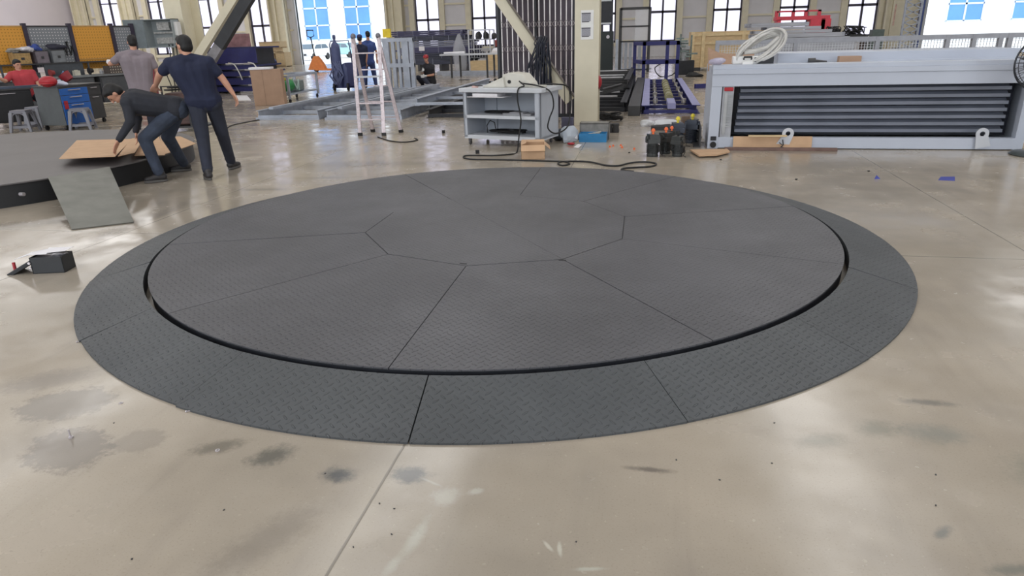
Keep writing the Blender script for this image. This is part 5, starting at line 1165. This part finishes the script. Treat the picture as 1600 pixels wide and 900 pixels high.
def stool_proto(label, loc, rz):
    t = thing('plastic_stool', label, 'stool', loc, rz, 'grey plastic stools')
    SG = mat('stool_grey', (122, 122, 130), .45, var=.05)
    m = MB(); m.bx(-.15, .15, -.15, .15, .405, .43); m.bx(-.155, .155, -.155, .155, .375, .408); link('seat', m, SG, t, smooth=False, bev=.012)
    for sx in (-1, 1):
        for sy in (-1, 1):
            m = MB(); p0 = Vector((sx*.13, sy*.13, .39)); p1 = Vector((sx*.19, sy*.19, 0))
            m.add([p0+Vector((a_*.035, b_*.035, 0)) for a_, b_ in ((-1, -1), (1, -1), (1, 1), (-1, 1))]+[p1+Vector((a_*.025, b_*.025, 0)) for a_, b_ in ((-1, -1), (1, -1), (1, 1), (-1, 1))], [(0, 1, 2, 3), (7, 6, 5, 4)]+[(k, (k+1) % 4, 4+(k+1) % 4, 4+k) for k in range(4)])
            link('leg', m, SG, t, bev=.004)
    for s_ in (-1, 1):
        m = MB(); m.bar((-.17, s_*.17, .1), (.17, s_*.17, .1), .015, .05); m.bar((s_*.17, -.17, .1), (s_*.17, .17, .1), .015, .05); link('brace', m, SG, t, smooth=False)
    m = MB()
    for s_ in (-1, 1):
        for axis in (0, 1):
            pts = []
            for k in range(9):
                a_ = PI*k/8; q = .115*math.cos(a_); z = .30+.075*math.sin(a_); pts.append((q, s_*.148, z) if axis else (s_*.148, q, z))
            m.tube(pts, .012, 6)
    link('arch', m, SG, t)
    return t
s1_ = stool_proto('grey plastic stool standing in front of the blue-fronted cart', tuple(fl(131, 202)), .45)
dup(s1_, tuple(fl(41, 205)), .35, 'grey plastic stool in front of the black cabinet, nearer the left edge')
dup(s1_, tuple(fl(64, 198)), .1, 'grey plastic stool half hidden behind its neighbour, beside the cart\'s grey side')

# column with electrical cabinet and braces
YC = 20.6
cl = thing('column', 'cream steel column carrying the open electrical cabinet', 'column', (-15.0, YC, 0))
xa, xb = atY(222, 60, YC).x, atY(292, 60, YC).x
for nm, y0, y1 in (('flange', YC-.02, YC+.02), ('rear_flange', YC+.9, YC+.94)): m = MB(); m.bx(xb-.62, xb, y0, y1, 0, 11.9); link(nm, m, CREAM, cl, world=True, smooth=False)
m = MB(); m.bx(xb-.33, xb-.29, YC, YC+.9, 0, 11.9); link('web', m, CREAM, cl, world=True, smooth=False)
m = MB(); m.bx(xa-.45, xb-.7, YC+1.0, YC+1.05, 0, 1.1); link('base_panel', m, CREAM, cl, world=True, smooth=False)
ec = thing('electrical_cabinet', 'grey electrical cabinet hanging open on the cream column', 'cabinet', (atY(225, 50, 20.2).x, 20.0, 1.5))
e0, e1 = atY(222, 28, 20), atY(266, 28, 20); zt = e0.z-.05; zb = atY(240, 75, 20).z
ex0, ex1 = e0.x, e1.x; CABG = mat('cabinet_pale_grey', (150, 158, 160), .5, var=.05)
m = MB(); m.bx(ex0, ex1, 20.35, 20.37, zb, zt); m.bx(ex0, ex0+.02, 20, 20.37, zb, zt); m.bx(ex1-.02, ex1, 20, 20.37, zb, zt); m.bx(ex0, ex1, 20, 20.37, zt-.02, zt); m.bx(ex0, ex1, 20, 20.37, zb, zb+.03); link('case', m, CABG, ec, world=True, smooth=False)
m = MB(); dx = atY(199, 28, 20).x; m.slab([(ex0, 20.0, zb), (dx, 19.75, zb), (dx, 19.75, zt), (ex0, 20.0, zt)], .02); link('door', m, mat('door_slate', (112, 122, 126), .5), ec, world=True, smooth=False)
m = MB(); m.bx(ex0+.1, ex1-.1, 20.25, 20.34, zb+.42, zb+.47); m.bx(ex0+.3, ex1-.25, 20.2, 20.34, zb+.52, zb+.75); m.bx(ex0+.15, ex1-.12, 20.28, 20.34, zb+.12, zb+.3); link('switchgear', m, mat('switchgear', (172, 172, 170), .5, var=.35, scale=18), ec, world=True, smooth=False)
m = MB(); m.bx(ex1, ex1+.10, 20.1, 20.3, zb+.35, zb+.75); link('meter', m, WHITE, ec, world=True, smooth=False)
for k in range(4):
    x = ex1-.3+.13*k; m = MB(); m.tube(smoothp([(x, 20.1, zb+.1), (x, 20.05, zb-.3), (x-.25+.1*k, 20.05, zb-.7), (x-.2, 20.1, .35), (x-.3, 20.15, .03)]), .016, 6); link('cable', m, RUBBER, ec, world=True)
YB_ = 20.3
pA, pB = atY(300, 106, YB_), atY(374, -14, YB_)
w1 = thing('diagonal_brace', 'cream diagonal brace rising right beside the dark one, above the navy-shirted man', 'brace', (pA.x, YB_, 0))
pA = Vector((xb-.05, YB_+.4, .25)); dirn = (pB-atY(314, 82, YB_)).normalized(); q = atY(314, 82, YB_); pA = q - dirn*((q.z-.12)/dirn.z)
m = MB(); m.bar(pA, pB+dirn*1.5, .20, .24); link('beam', m, CREAM, w1, world=True, smooth=False)
q = atY(331, 92, 19.9); pB = atY(390, -6, 19.9); dirn = (pB-q).normalized(); pA = q-dirn*((q.z-.12)/dirn.z)
w2 = thing('dark_duct', 'scorched black and grey diagonal duct beside the cream brace', 'duct', (pA.x, 19.9, 0))
m = MB(); m.bar(pA, q+dirn*.5, .2, .28); link('lower_length', m, mat('grey_duct', (128, 126, 130), .5, var=.3, scale=4), w2, world=True, smooth=False)
m = MB(); m.bar(q+dirn*.5, pB+dirn*1.4, .2, .32); link('upper_length', m, mat('black_duct', (44, 46, 50), .5, var=.35, scale=2), w2, world=True, smooth=False)

# blue stacks behind the navy-shirted man
YS = 21.9
def bxp(u0, u1, z0, z1, y0, y1, mm): mm.bx(atY(u0, 100, y0).x, atY(u1, 100, y0).x, y0, y1, z0, z1); return mm
spec = [('blue steel deck lying lowest in the blue stack', 318, 408, 0, .22, NAVYS), ('blue steel deck second from the floor in the blue stack', 322, 404, .22, .50, NAVYS), ('blue steel deck in the middle of the blue stack', 316, 407, .50, .72, NAVYS), ('blue steel deck just under the thick top deck', 312, 402, .72, .92, NAVYS), ('thick blue steel deck lying highest in the blue stack', 300, 402, .92, 1.50, NAVYS)]
for k, (lab, u0, u1, z0, z1, mm) in enumerate(spec):
    x0, x1 = atY(u0, 100, YS).x, atY(u1, 100, YS).x
    t = thing('blue_deck', lab, 'deck', ((x0+x1)/2, YS, z0), 0, 'blue decks in the stack'); W_ = x1-x0
    m = MB(); m.bx(-W_/2, W_/2, 0, 1.6, z1-z0-.05, z1-z0); link('plate', m, mm, t, smooth=False)
    m = MB(); m.bx(-W_/2, W_/2, 0, .05, .06, z1-z0-.05); link('front_channel', m, BLUES, t, smooth=False)
    for x in (-W_*.4, W_*.4): m = MB(); m.bx(x-.06, x+.06, .05, 1.5, 0, z1-z0-.05); link('foot', m, BLACKS, t, smooth=False)
    m = MB(); m.bx(W_/2-.5, W_/2-.12, -.01, 0, .02, .07); link('bare_edge', m, ALU, t, smooth=False)
for k, x in enumerate((370, 401)):
    p = atY(x, 100, 21.75); m = MB(); m.tube(smoothp([(p.x-.4, 21.9, 1.0), (p.x-.1, 21.74, .95), (p.x+.05, 21.72, .7), (p.x+.08, 21.8, .45)]), .02, 6); one('white_hose', 'white hose hanging over the blue stack, ' + ('left one' if k == 0 else 'right one near the standing carton'), 'hose', m, WHITE)
m = MB(); p = atY(372, 68, 22.0); m.bx(-.45, .45, 0, .05, 0, .42); m.bx(-.2, .2, -.01, 0, .1, .32); one('red_sign', 'small dull red and grey framed board standing on the blue stack', 'sign', m, mat('dull_red_grey', (160, 120, 124), .6, var=.3, scale=5), (atY(372, 68, 22.4).x, 22.4, 1.501), 0, smooth=False)
m = MB(); m.slab([fl(372, 156, .02), fl(392, 156, .02), fl(386, 149, .02), fl(365, 149, .02)], .02); one('white_board', 'white board lying on the floor right of the navy-shirted man', 'board', m, PAPER, smooth=False)
# dark low things behind the grey-shirted man's and navy-shirted man's legs
p = fl(283, 205); t = thing('welding_cart', 'dark red-brown welding cart mostly hidden between the standing men', 'cart', tuple(p), .2)
m = MB(); m.bx(-.2, .25, 0, .5, .12, .72); link('case', m, mat('rusty_case', (86, 64, 60), .6, var=.3), t, smooth=False, bev=.03)
m = MB(); m.tube([(-.2, -.05, .1), (-.2, -.05, .85), (.25, -.05, .85), (.25, -.05, .1)], .02, 6); m.bx(-.25, .5, -.1, .55, .07, .1); link('frame', m, CHAR, t)
for x in (-.15, .35): m = MB(); m.lathe([(.01, -.02), (.06, -.02), (.06, .02), (.01, .02)], 14, (x, -.05, .061), Matrix.Rotation(PI/2, 4, 'X')); link('wheel', m, RUBBER, t)
m = MB(); rnd = random.Random(3); pts = [(.25*math.cos(a_*.6)+rnd.uniform(-.05, .05), .2*math.sin(a_*.6), .75+.02*a_*.2) for a_ in range(22)]; m.tube(smoothp(pts, 3), .016, 6); one('cable_heap', 'heap of dark cable on the welding cart', 'cable', m, RUBBER, tuple(p+Vector((0, .2, 0))), 0)
m = MB(); m.bx(-.28, .28, -.02, .02, 0, 1.25); m.bar((-.28, 0, 0), (-.28, 0, 1.3), .05, .05); one('red_board', 'dark red panel standing behind the grey-shirted man', 'panel', m, mat('dark_red_panel', (120, 44, 52), .6), tuple(fl(236, 168)), .3, smooth=False)
m = MB(); m.bx(-.3, .3, -.2, .2, 0, .5); one('blue_barrel', 'blue plastic crate on the bench behind the grey-shirted man\'s arm', 'crate', m, mat('barrel_blue', (50, 66, 150), .5), kb(KU[3]+.35, -.4, .871), KA, bev=.03)

# ================================================================ far middle: wooden pile, black bundles, table
YW = 47.5
woods = [(392, 412, 0, .35, 'pale wooden box at the left end of the far timber pile'), (431, 445, 0, 1.0, 'tall pale wooden box at the right end of the far timber pile'), (410, 433, 1.0, 1.3, 'wooden box bridging the top of the far timber pile'), (408, 440, 1.30, 1.75, 'long wooden box highest on the far timber pile'), (412, 429, .0, .95, 'dull wooden box in the middle of the far timber pile')]
for u0, u1, z0, z1, lab in woods:
    x0, x1 = atY(u0, 90, YW).x, atY(u1, 90, YW).x; t = thing('wooden_box', lab, 'box', ((x0+x1)/2, YW, z0), 0, 'boxes of the far timber pile'); W_ = x1-x0; h_ = z1-z0
    m = MB(); m.bx(-W_/2, W_/2, 0, 1.0, .05, h_); link('case', m, WOOD, t, smooth=False)
    for q in ((-.03, 0, .05, .12), (-.03, 0, h_-.08, h_), (0, .1, 0, .05), (.9, 1.0, 0, .05)): m = MB(); m.bx(-W_/2, W_/2, *q); link('batten', m, mat('batten_wood', (176, 152, 118), .7), t, smooth=False)
p = atY(417, 98, 46.6); m = MB(); m.blob((0, 0, .45), (.75, .35, .5), 4, .3); one('blue_sack', 'dark blue sack heap before the far timber pile', 'sack', m, mat('sack_blue', (64, 72, 120), .7, var=.3), (p.x, 46.4, 0), 0)
# black wrapped profile bundles on a rack
YR = 36.0
bx_ = [atY(u, 80, YR).x for u in (612, 766)]
rk = thing('pipe_rack', 'low dark steel rack under the bundles of wrapped dark profiles', 'rack', ((bx_[0]+bx_[1])/2, YR, 0))
for x in np.linspace(bx_[0]+.3, bx_[1]-.3, 5): m = MB(); m.bx(x-.06, x+.06, YR-.1, YR+1.3, 0, .32); link('trestle', m, CHAR, rk, world=True, smooth=False)
PB = mat('dark_profile', (50, 52, 68), .4, .2, var=.8, scale=2.5, stretch=(.3, 6, 9)); PB2 = mat('violet_profile', (60, 58, 88), .4, .2, var=.6, scale=2.5, stretch=(.3, 6, 9)); STRAP = mat('strap_white', (150, 152, 170), .5)
rows = [(610, 742, .32, .62), (625, 752, .62, .90), (618, 748, .90, 1.18), (630, 742, 1.18, 1.50), (618, 735, 1.50, 1.74), (611, 728, 1.74, 2.02)]
for k, (u0, u1, z0, z1) in enumerate(rows):
    x0, x1 = atY(u0, 80, YR).x, atY(u1, 80, YR).x; t = thing('profile_bundle', 'strapped bundle of dark steel profiles, %s layer of the rack' % ['lowest', 'second', 'third', 'fourth', 'fifth', 'topmost'][k], 'bundle', ((x0+x1)/2, YR, z0), 0, 'bundles on the dark rack'); W_ = x1-x0; h_ = z1-z0
    m = MB()
    for j in range(3):
        for i in range(3): m.bx(-W_/2+.1*((i+j+k) % 3), W_/2-.12*((i*2+j) % 3), .35*i, .35*i+.31, h_/3*j, h_/3*(j+1)-.014*(k % 2)-.001)
    link('profiles', m, PB2 if k in (5, 2) else (PB if k != 3 else mat('grey_profile', (112, 114, 130), .4, .3, var=.7, scale=2.5, stretch=(.3, 8, 14))), t, smooth=False)
    for j, x in enumerate(np.linspace(-W_*.42, W_*.42, 5)): m = MB(); m.bx(x-.008+.05*(k%3), x+.008+.05*(k%3), -.006, 1.05, 0, h_); link('strap', m, STRAP, t, smooth=False)
x0 = atY(748, 80, YR).x; m = MB(); m.blob((0, 0, .85), (.3, .35, .9), 7, .35); one('film_wrap', 'bulge of clear stretch film at the right end of the dark bundles', 'plastic film', m, plastic_wrap('thin_film', (.7, .72, .78), .35), (x0-.9, 35.3, -.1), 0)
m = MB(); m.bx(0, .3, -.01, 0, 0, .22); one('paper_label', 'white paper label stuck on the dark bundles above the red cap', 'label', m, PAPER, (atY(655, 76, YR).x, YR-.02, 1.02), 0, smooth=False)
wc = thing('wire_cage', 'white wire cage full of dark parts right of the dark bundles', 'cage', (atY(750, 80, 35).x, 35, 0))
x0, x1 = atY(733, 80, 35).x, atY(766, 80, 35).x; m = MB()
for z in (.62, 1.05, 1.5, 1.95): m.bx(x0, x1, 35, 35.04, z-.02, z+.02); m.bx(x0, x1, 36, 36.04, z-.02, z+.02)
for x in (x0, x1):
    for y in (35, 36): m.bx(x-.03, x+.03, y-.03, y+.03, 0, 1.97)
for x in np.linspace(x0, x1, 9): m.bx(x-.008, x+.008, 35, 35.02, .62, 1.5)
link('cage', m, LGREY, wc, world=True, smooth=False)
m = MB(); m.bx(x0, x1, 35, 36, .6, .63); m.bx(x0, x1, 35, 36, 1.48, 1.5); link('shelf', m, LGREY, wc, world=True, smooth=False)
for k in range(6):
    m = MB(); m.blob((0, 0, .14), (.15, .2, .2), k, .4); one('dark_casting', 'dark metal part in the white wire cage, %s from the left' % ['first', 'second', 'third', 'fourth', 'fifth', 'sixth'][k], 'part', m, CHAR, (x0+.18+.2*k, 35.5, 1.51 if k % 2 else .64), 0, 'dark parts in the wire cage')
# sawhorse table
YT = 29.0
x0, x1 = atY(688, 100, YT).x, atY(790, 100, YT).x
tb2 = thing('trestle_table', 'long white plank table on thin dark legs before the dark bundles', 'table', ((x0+x1)/2, YT, 0))
m = MB(); m.bx(x0, x1-.25, YT-.05, YT+.75, .90, .96); link('tabletop', m, LGREY, tb2, world=True, smooth=False)
for u in (705, 713, 761, 767):
    x = atY(u, 100, YT).x; y = YT+.02 if u in (705, 761) else YT+.65; m = MB(); m.bx(x-.035, x+.035, y-.035, y+.035, 0, .9); link('leg', m, CHAR, tb2, world=True, smooth=False)
m = MB(); m.cyl((x0+.1, YT+.3, 1.0), (x0+1.0, YT+.35, 1.0), .04, .06); one('white_tube', 'white tube lying on the left end of the plank table', 'tube', m, PAPER, (0, 0, 0))
for k, (u0, u1, z1, yy, lab) in enumerate(((735, 790, .55, 33, 'long low pale wooden crate behind the plank table'), (762, 800, .85, 33.6, 'taller pale wooden crate with a white sack, behind the plank table'))):
    x0, x1 = atY(u0, 100, yy).x, atY(u1, 100, yy).x; t = thing('wooden_crate', lab, 'crate', ((x0+x1)/2, yy, 0), 0); W_ = x1-x0
    m = MB(); m.bx(-W_/2, W_/2, 0, .5, .08, z1); link('case', m, WOOD, t, smooth=False)
    for x in (-W_/2+.1, W_/2-.1): m = MB(); m.bx(x-.05, x+.05, 0, .5, 0, .08); link('skid', m, CHAR, t, smooth=False)
    if k: 
        m = MB(); m.blob((0, .25, .13), (.5, .25, .16), 2, .2); one('white_sack', 'white sack on the taller crate left of the folding gate', 'sack', m, PAPER, (x0+.6, yy, z1), 0)
m = MB(); m.bx(-.35, .35, 0, .3, 0, .35); one('red_case', 'small dull red case on a stand left of the folding gate', 'case', m, mat('dull_red', (150, 70, 62), .6), (atY(782, 70, 38).x, 38, 1.1), 0, bev=.03)
m = MB(); m.bx(-.3, .3, 0, .3, 0, 1.1); one('grey_stand', 'grey stand under the dull red case', 'stand', m, CHAR, (atY(782, 70, 38).x, 38, 0), 0, smooth=False)
for k, (yy, u0, u1) in enumerate(((31.5, 682, 792), (30.6, 690, 788), (27.2, 716, 731))):
    x0, x1 = atY(u0, 100, yy).x, atY(u1, 100, yy).x; m = MB(); m.bx(x0, x1, yy, yy+.25, 0, .16 if k < 2 else .02); one('steel_beam', ['further long grey beam on the floor beyond the plank table', 'nearer long grey beam on the floor under the plank table', 'short dark offcut on the floor in front of the plank table'][k], 'beam', m, GREYSTEEL if k < 2 else CHAR, smooth=False)

# ================================================================ right of the pillar, far
YG = 26.2
x0, x1 = atY(936, 80, YG).x, atY(957.5, 80, YG).x; t = thing('tall_cabinet', 'tall dark green-black cabinet standing right of the pillar', 'cabinet', ((x0+x1)/2, YG, 0))
zt = atY(945, 49, YG).z
m = MB(); m.bx(x0, x1, YG, YG+.5, 0, zt); link('body', m, mat('green_black', (30, 38, 38), .45, var=.2, scale=3), t, world=True, smooth=False, bev=.01)
m = MB(); xm = atY(949.5, 80, YG).x; m.lathe([(.04, 0), (.06, 0), (.06, .02), (.04, .02)], 18, (xm, YG-.0, zt-.19), Matrix.Rotation(PI/2, 4, 'X')); link('dial', m, ALU, t, world=True)
t = thing('tall_rack', 'tall black steel rack with pale bars above the green-black cabinet', 'rack', (x0, YG+1, 0))
YG2 = 27.5; x0, x1 = atY(938, 30, YG2).x, atY(955, 30, YG2).x
m = MB()
for x in (x0, x1): m.bx(x-.06, x+.06, YG2, YG2+.1, 0, 4.2)
m.bx(x0, x1, YG2+.02, YG2+.05, 1.9, 4.2); link('frame', m, BLACKS, t, world=True, smooth=False)
for z in (1.95, 2.75, 3.5): m = MB(); m.bx(x0, x1, YG2-.03, YG2, z-.03, z+.03); link('rail', m, LGREY, t, world=True, smooth=False)
YD = 31.0; x0, x1 = atY(969, 60, YD).x, atY(1014, 60, YD).x; zt = atY(990, 12, YD).z
t = thing('glazed_door_unit', 'large dark grey rectangular frame with film-wrapped panes behind the blue upright frame', 'frame', ((x0+x1)/2, YD, 0))
for x in (x0, x1): m = MB(); m.bx(x-.06, x+.06, YD, YD+.1, 0, zt); link('upright', m, CHAR, t, world=True, smooth=False)
for z in (.1, 1.25, 1.85, zt-.05): m = MB(); m.bx(x0, x1, YD, YD+.08, z-.03, z+.03+(.04 if z > 2 else 0)); link('crossbar', m, CHAR, t, world=True, smooth=False)
m = MB(); m.bx((x0+x1)/2, x1, YD+.02, YD+.04, 1.1, zt); link('wrapped_pane', m, plastic_wrap('film_pane', (.75, .76, .8), .55), t, world=True, smooth=False)
m = MB(); x0 = atY(962, 60, 32).x
for k in range(7): m.bx(x0+.2*k, x0+.2*k+.12, 32, 32.1, 0, 1.35-.06*k)
m.bx(x0, x0+1.6, 31.95, 32.12, .05, .12); one('pale_bars', 'row of pale upright bars leaning behind the dark grey frame', 'bars', m, GREYSTEEL, smooth=False)
hp_ = fl(1069, 119); t = thing('hydraulic_unit', 'black hydraulic power unit with silver valves right of the blue upright frame', 'machine', tuple(hp_), 0)
m = MB(); m.bx(-.35, .35, 0, .5, .04, .56); link('tank', m, BLACKS, t, smooth=False, bev=.02)
m = MB(); m.cyl((.0, .2, .56), (0, .2, .95), .16); m.box(0, .1, 1.02, .3, .3, .12); link('motor', m, mat('valve_silver', (166, 170, 172), .35, .6, var=.3, scale=12), t)
m = MB(); rnd = random.Random(8)
for k in range(9): m.box(rnd.uniform(-.25, .25), rnd.uniform(0, .3), .62+.09*k, rnd.uniform(.15, .5), .2, .06)
m.cyl((-.2, .15, .56), (-.2, .15, 1.5), .03); m.cyl((.2, .15, .56), (.2, .15, 1.45), .03); link('valve_stack', m, mat('valve_green', (128, 142, 138), .4, .4, var=.35, scale=14), t)
m = MB(); m.tube(smoothp([(-.3, -.05, .2), (-.5, -.3, .05), (-.9, -.2, .02), (-1.1, .1, .3), (-.8, .2, .5)]), .02, 6); link('hose', m, RUBBER, t)
m = MB(); m.blob((0, 0, .08), (.3, .15, .1), 2, .3); one('black_bundle', 'small black bundle on the floor right of the hydraulic unit', 'bundle', m, RUBBER, tuple(fl(1083, 120)), 0)
# big pale crate
YK = 31.0
x0 = atY(1079, 80, YK).x; x1 = x0+4.4; zt = atY(1085, 50, YK).z
ck2 = thing('shipping_crate', 'huge pale plywood shipping crate behind the lift body', 'crate', ((x0+x1)/2, YK, 0))
m = MB(); m.bx(x0, x1, YK, YK+2, .14, zt); link('case', m, WOOD, ck2, world=True, smooth=False)
for z in (zt-.12, zt-.45): m = MB(); m.bx(x0, x1, YK-.04, YK, z-.05, z+.05); link('batten', m, mat('crate_batten', (216, 194, 152), .7), ck2, world=True, smooth=False)
for x in (x0+.06, x0+.5, x0+2.1, x1-.4): m = MB(); m.bx(x-.07, x+.07, YK-.06, YK-.001, .14, zt); link('batten', m, mat('crate_batten', (216, 194, 152), .7), ck2, world=True, smooth=False)
for x in (x0+.25, x0+1.7, x1-.5): m = MB(); m.bx(x-.2, x+.2, YK, YK+2, 0, .14); link('skid', m, CHAR, ck2, world=True, smooth=False)
# mesh guard rack behind the lift body
YM = 14.0
mr_ = thing('mesh_rack', 'long pale grey rack with wire mesh sides directly behind the lift body', 'rack', (3.6, YM, 0), 0)
x0, x1 = 1.23, 7.4; zt = 1.39
m = MB(); m.bx(x0, x1, YM-.04, YM+.04, zt-.08, zt); link('top_rail', m, mat('rack_grey', (150, 152, 160), .45), mr_, world=True, smooth=False)
m = MB(); m.bx(x0, x1, YM-.04, YM+.04, .95, 1.0); link('lower_rail', m, mat('rack_grey', (150, 152, 160), .45), mr_, world=True, smooth=False)
for u in (1121, 1243, 1370, 1479, 1520, 1561, 1575): x = atY(u, 70, YM).x; m = MB(); m.bx(x-.035, x+.035, YM-.045, YM+.045, 0, zt); link('post', m, mat('rack_grey', (150, 152, 160), .45), mr_, world=True, smooth=False)
m = MB()
for x in np.arange(x0, x1, .05): m.bx(x-.004, x+.004, YM-.004, YM+.004, 1.0, zt-.08)
for z in np.arange(1.03, zt-.08, .045): m.bx(x0, x1, YM-.006, YM+.002, z-.003, z+.003)
o = link('wire_mesh', m, LGREY, mr_, world=True, smooth=False)
m = MB(); m.bx(x0+.3, x1-.4, YM+.3, YM+1.2, 0, 1.02); one('timber_stack', 'long stack of pale timber behind the wire mesh', 'timber', m, mat('timber_stack', (196, 178, 146), .7, var=.3, scale=3, stretch=(.3, 3, 12)), smooth=False)
# grey wrapped profile stack, red frame, black nests, scissor lift
YP = 22.0
for k, (u0, u1, z0, z1) in enumerate(((1176, 1338, 0, 1.2), (1178, 1334, 1.21, 1.32), (1176, 1325, 1.33, 1.44), (1180, 1300, 1.45, 1.53), (1195, 1287, 1.54, 1.62), (1168, 1266, 1.63, 1.74))):
    x0, x1 = atY(u0, 50, YP).x, atY(u1, 50, YP).x; m = MB()
    for j in range(4): m.bx(x0+.05*((j*2+k) % 3), x1-.08*((j+k) % 3), YP+.3*j, YP+.3*j+.27, z0, z1)
    t = one('grey_profile_layer', 'layer of grey film-wrapped profiles behind the mesh rack, %s' % ['the thick bottom one', 'second from the bottom', 'third from the bottom', 'fourth from the bottom', 'fifth from the bottom', 'the topmost one'][k], 'profiles', m, mat('wrapped_grey', (160, 162, 170), .45, var=.25, scale=2.5, stretch=(.4, 4, 9)), (0, 0, 0), 0, 'layers of grey profiles', smooth=False)
    x_ = (x0+x1)/2; 
p = atY(1169, 48, 21.5); m = MB(); m.blob((0, 0, .2), (.18, .15, .24), 3, .3); one('film_bundle', 'pinkish film-wrapped bundle at the left end of the grey profiles', 'bundle', m, plastic_wrap('pink_film', (.72, .64, .64), .8), (p.x+.05, 22.1, 1.33), 0) if False else None
YQ = 25.5
rf = thing('red_machine', 'red steel machine frame standing beyond the grey profiles', 'frame', (atY(1250, 40, YQ).x, YQ, 0))
x0, x1 = atY(1213, 30, YQ).x, atY(1292, 30, YQ).x; zt = atY(1250, 16, YQ).z; zm = atY(1250, 25, YQ).z
for x, za in ((x0, zm), (x0+(x1-x0)*.33, zm), (x0+(x1-x0)*.58, zm), (x1-.25, zm)): m = MB(); m.bx(x-.05, x+.05, YQ, YQ+.1, za, zt); link('post', m, REDP, rf, world=True, smooth=False)
m = MB(); m.bx(x0, x1-.2, YQ, YQ+.1, zt-.05, zt); link('top_rail', m, REDP, rf, world=True, smooth=False)
m = MB(); m.bx(x0, x1+.1, YQ, YQ+.6, zm-.12, zm); link('deck', m, REDP, rf, world=True, smooth=False)
m = MB(); m.bx(x1-.5, x1+.15, YQ, YQ+.6, zm-.55, zm-.1); link('gearbox', m, REDP, rf, world=True, smooth=False, bev=.03)
for x in (x0+.1, x1-.1): m = MB(); m.bx(x-.06, x+.06, YQ, YQ+.6, 0, zm-.1); link('leg', m, REDP, rf, world=True, smooth=False)
for k, (u0, u1, lab) in enumerate(((1292, 1318, 'black wire nest on the dark stand, left one'), (1320, 1355, 'black wire nest on the dark stand, right one with gaps'))):
    x0, x1 = atY(u0, 45, 24).x, atY(u1, 45, 24).x; m = MB(); rnd = random.Random(k)
    for j in range(14): m.tube(smoothp([(rnd.uniform(x0, x1), 24+rnd.uniform(0, .4), 1.33+rnd.uniform(0, .28)) for _ in range(5)], 4), .014, 5)
    m.bx(x0, x1, 24, 24.4, 1.30, 1.35); one('wire_nest', lab, 'wire', m, RUBBER)
x0, x1 = atY(1290, 45, 24).x, atY(1358, 45, 24).x; m = MB(); m.bx(x0, x1, 24, 24.5, 1.24, 1.30); m.bx(x0, x0+.08, 24, 24.5, 0, 1.24); m.bx(x1-.08, x1, 24, 24.5, 0, 1.24); one('dark_stand', 'dark stand carrying the black wire nests', 'stand', m, CHAR, smooth=False)
YL = 44.0; x0, x1 = atY(1414, 30, YL).x, atY(1436, 30, YL).x; t = thing('scissor_lift', 'tall folded silver scissor lift standing by the right gate', 'lift', ((x0+x1)/2, YL, 0))
for k in range(8):
    m = MB(); z0 = .3+.36*k; m.bar((x0, YL, z0), (x1, YL, z0+.34), .07, .06); m.bar((x1, YL, z0), (x0, YL, z0+.34), .07, .06); link('scissor_arm', m, GREYSTEEL, t, world=True, smooth=False)
m = MB(); m.bx(x0-.1, x0, YL, YL+.1, 0, 3.7); m.bx(x1, x1+.1, YL, YL+.1, 0, 3.7); m.bx(x0-.1, x1+.1, YL, YL+.1, 3.4, 3.48); m.bx(x0-.1, x1+.1, YL, YL+.1, 3.66, 3.74); link('mast', m, GREYSTEEL, t, world=True, smooth=False)
m = MB(); m.bx(x0-.2, x1+.2, YL-.3, YL+.8, .1, .4); link('base', m, GREYSTEEL, t, world=True, smooth=False)
x0, x1 = atY(1437, 30, 50.8).x, atY(1446, 30, 50.8).x; m = MB(); m.bx(x0, x1-.15, 50.8, 51.2, 0, 4.2); one('blue_board', 'tall blue panel standing against the left jamb of the right gate', 'panel', m, mat('gate_blue', (70, 90, 150), .5), smooth=False)
x0, x1 = atY(1400, 30, 50.5).x, atY(1406, 30, 50.5).x; m = MB(); m.bx(x0, x1, 51.50, 51.55, 1.6, 2.9); one('orange_notice', 'orange and white notice on the wall column by the right gate', 'notice', m, mat('orange_notice', (226, 190, 176), .7, var=.2), smooth=False)
x0, x1 = atY(1364, 50, 40).x, atY(1382, 50, 40).x; m = MB(); m.bx(x0, x1, 40, 40.6, 0, atY(1373, 46, 40).z); one('green_cabinet', 'low dark green cabinet beyond the mesh rack, left of the scissor lift', 'cabinet', m, mat('dark_green', (84, 96, 92), .5), smooth=False)
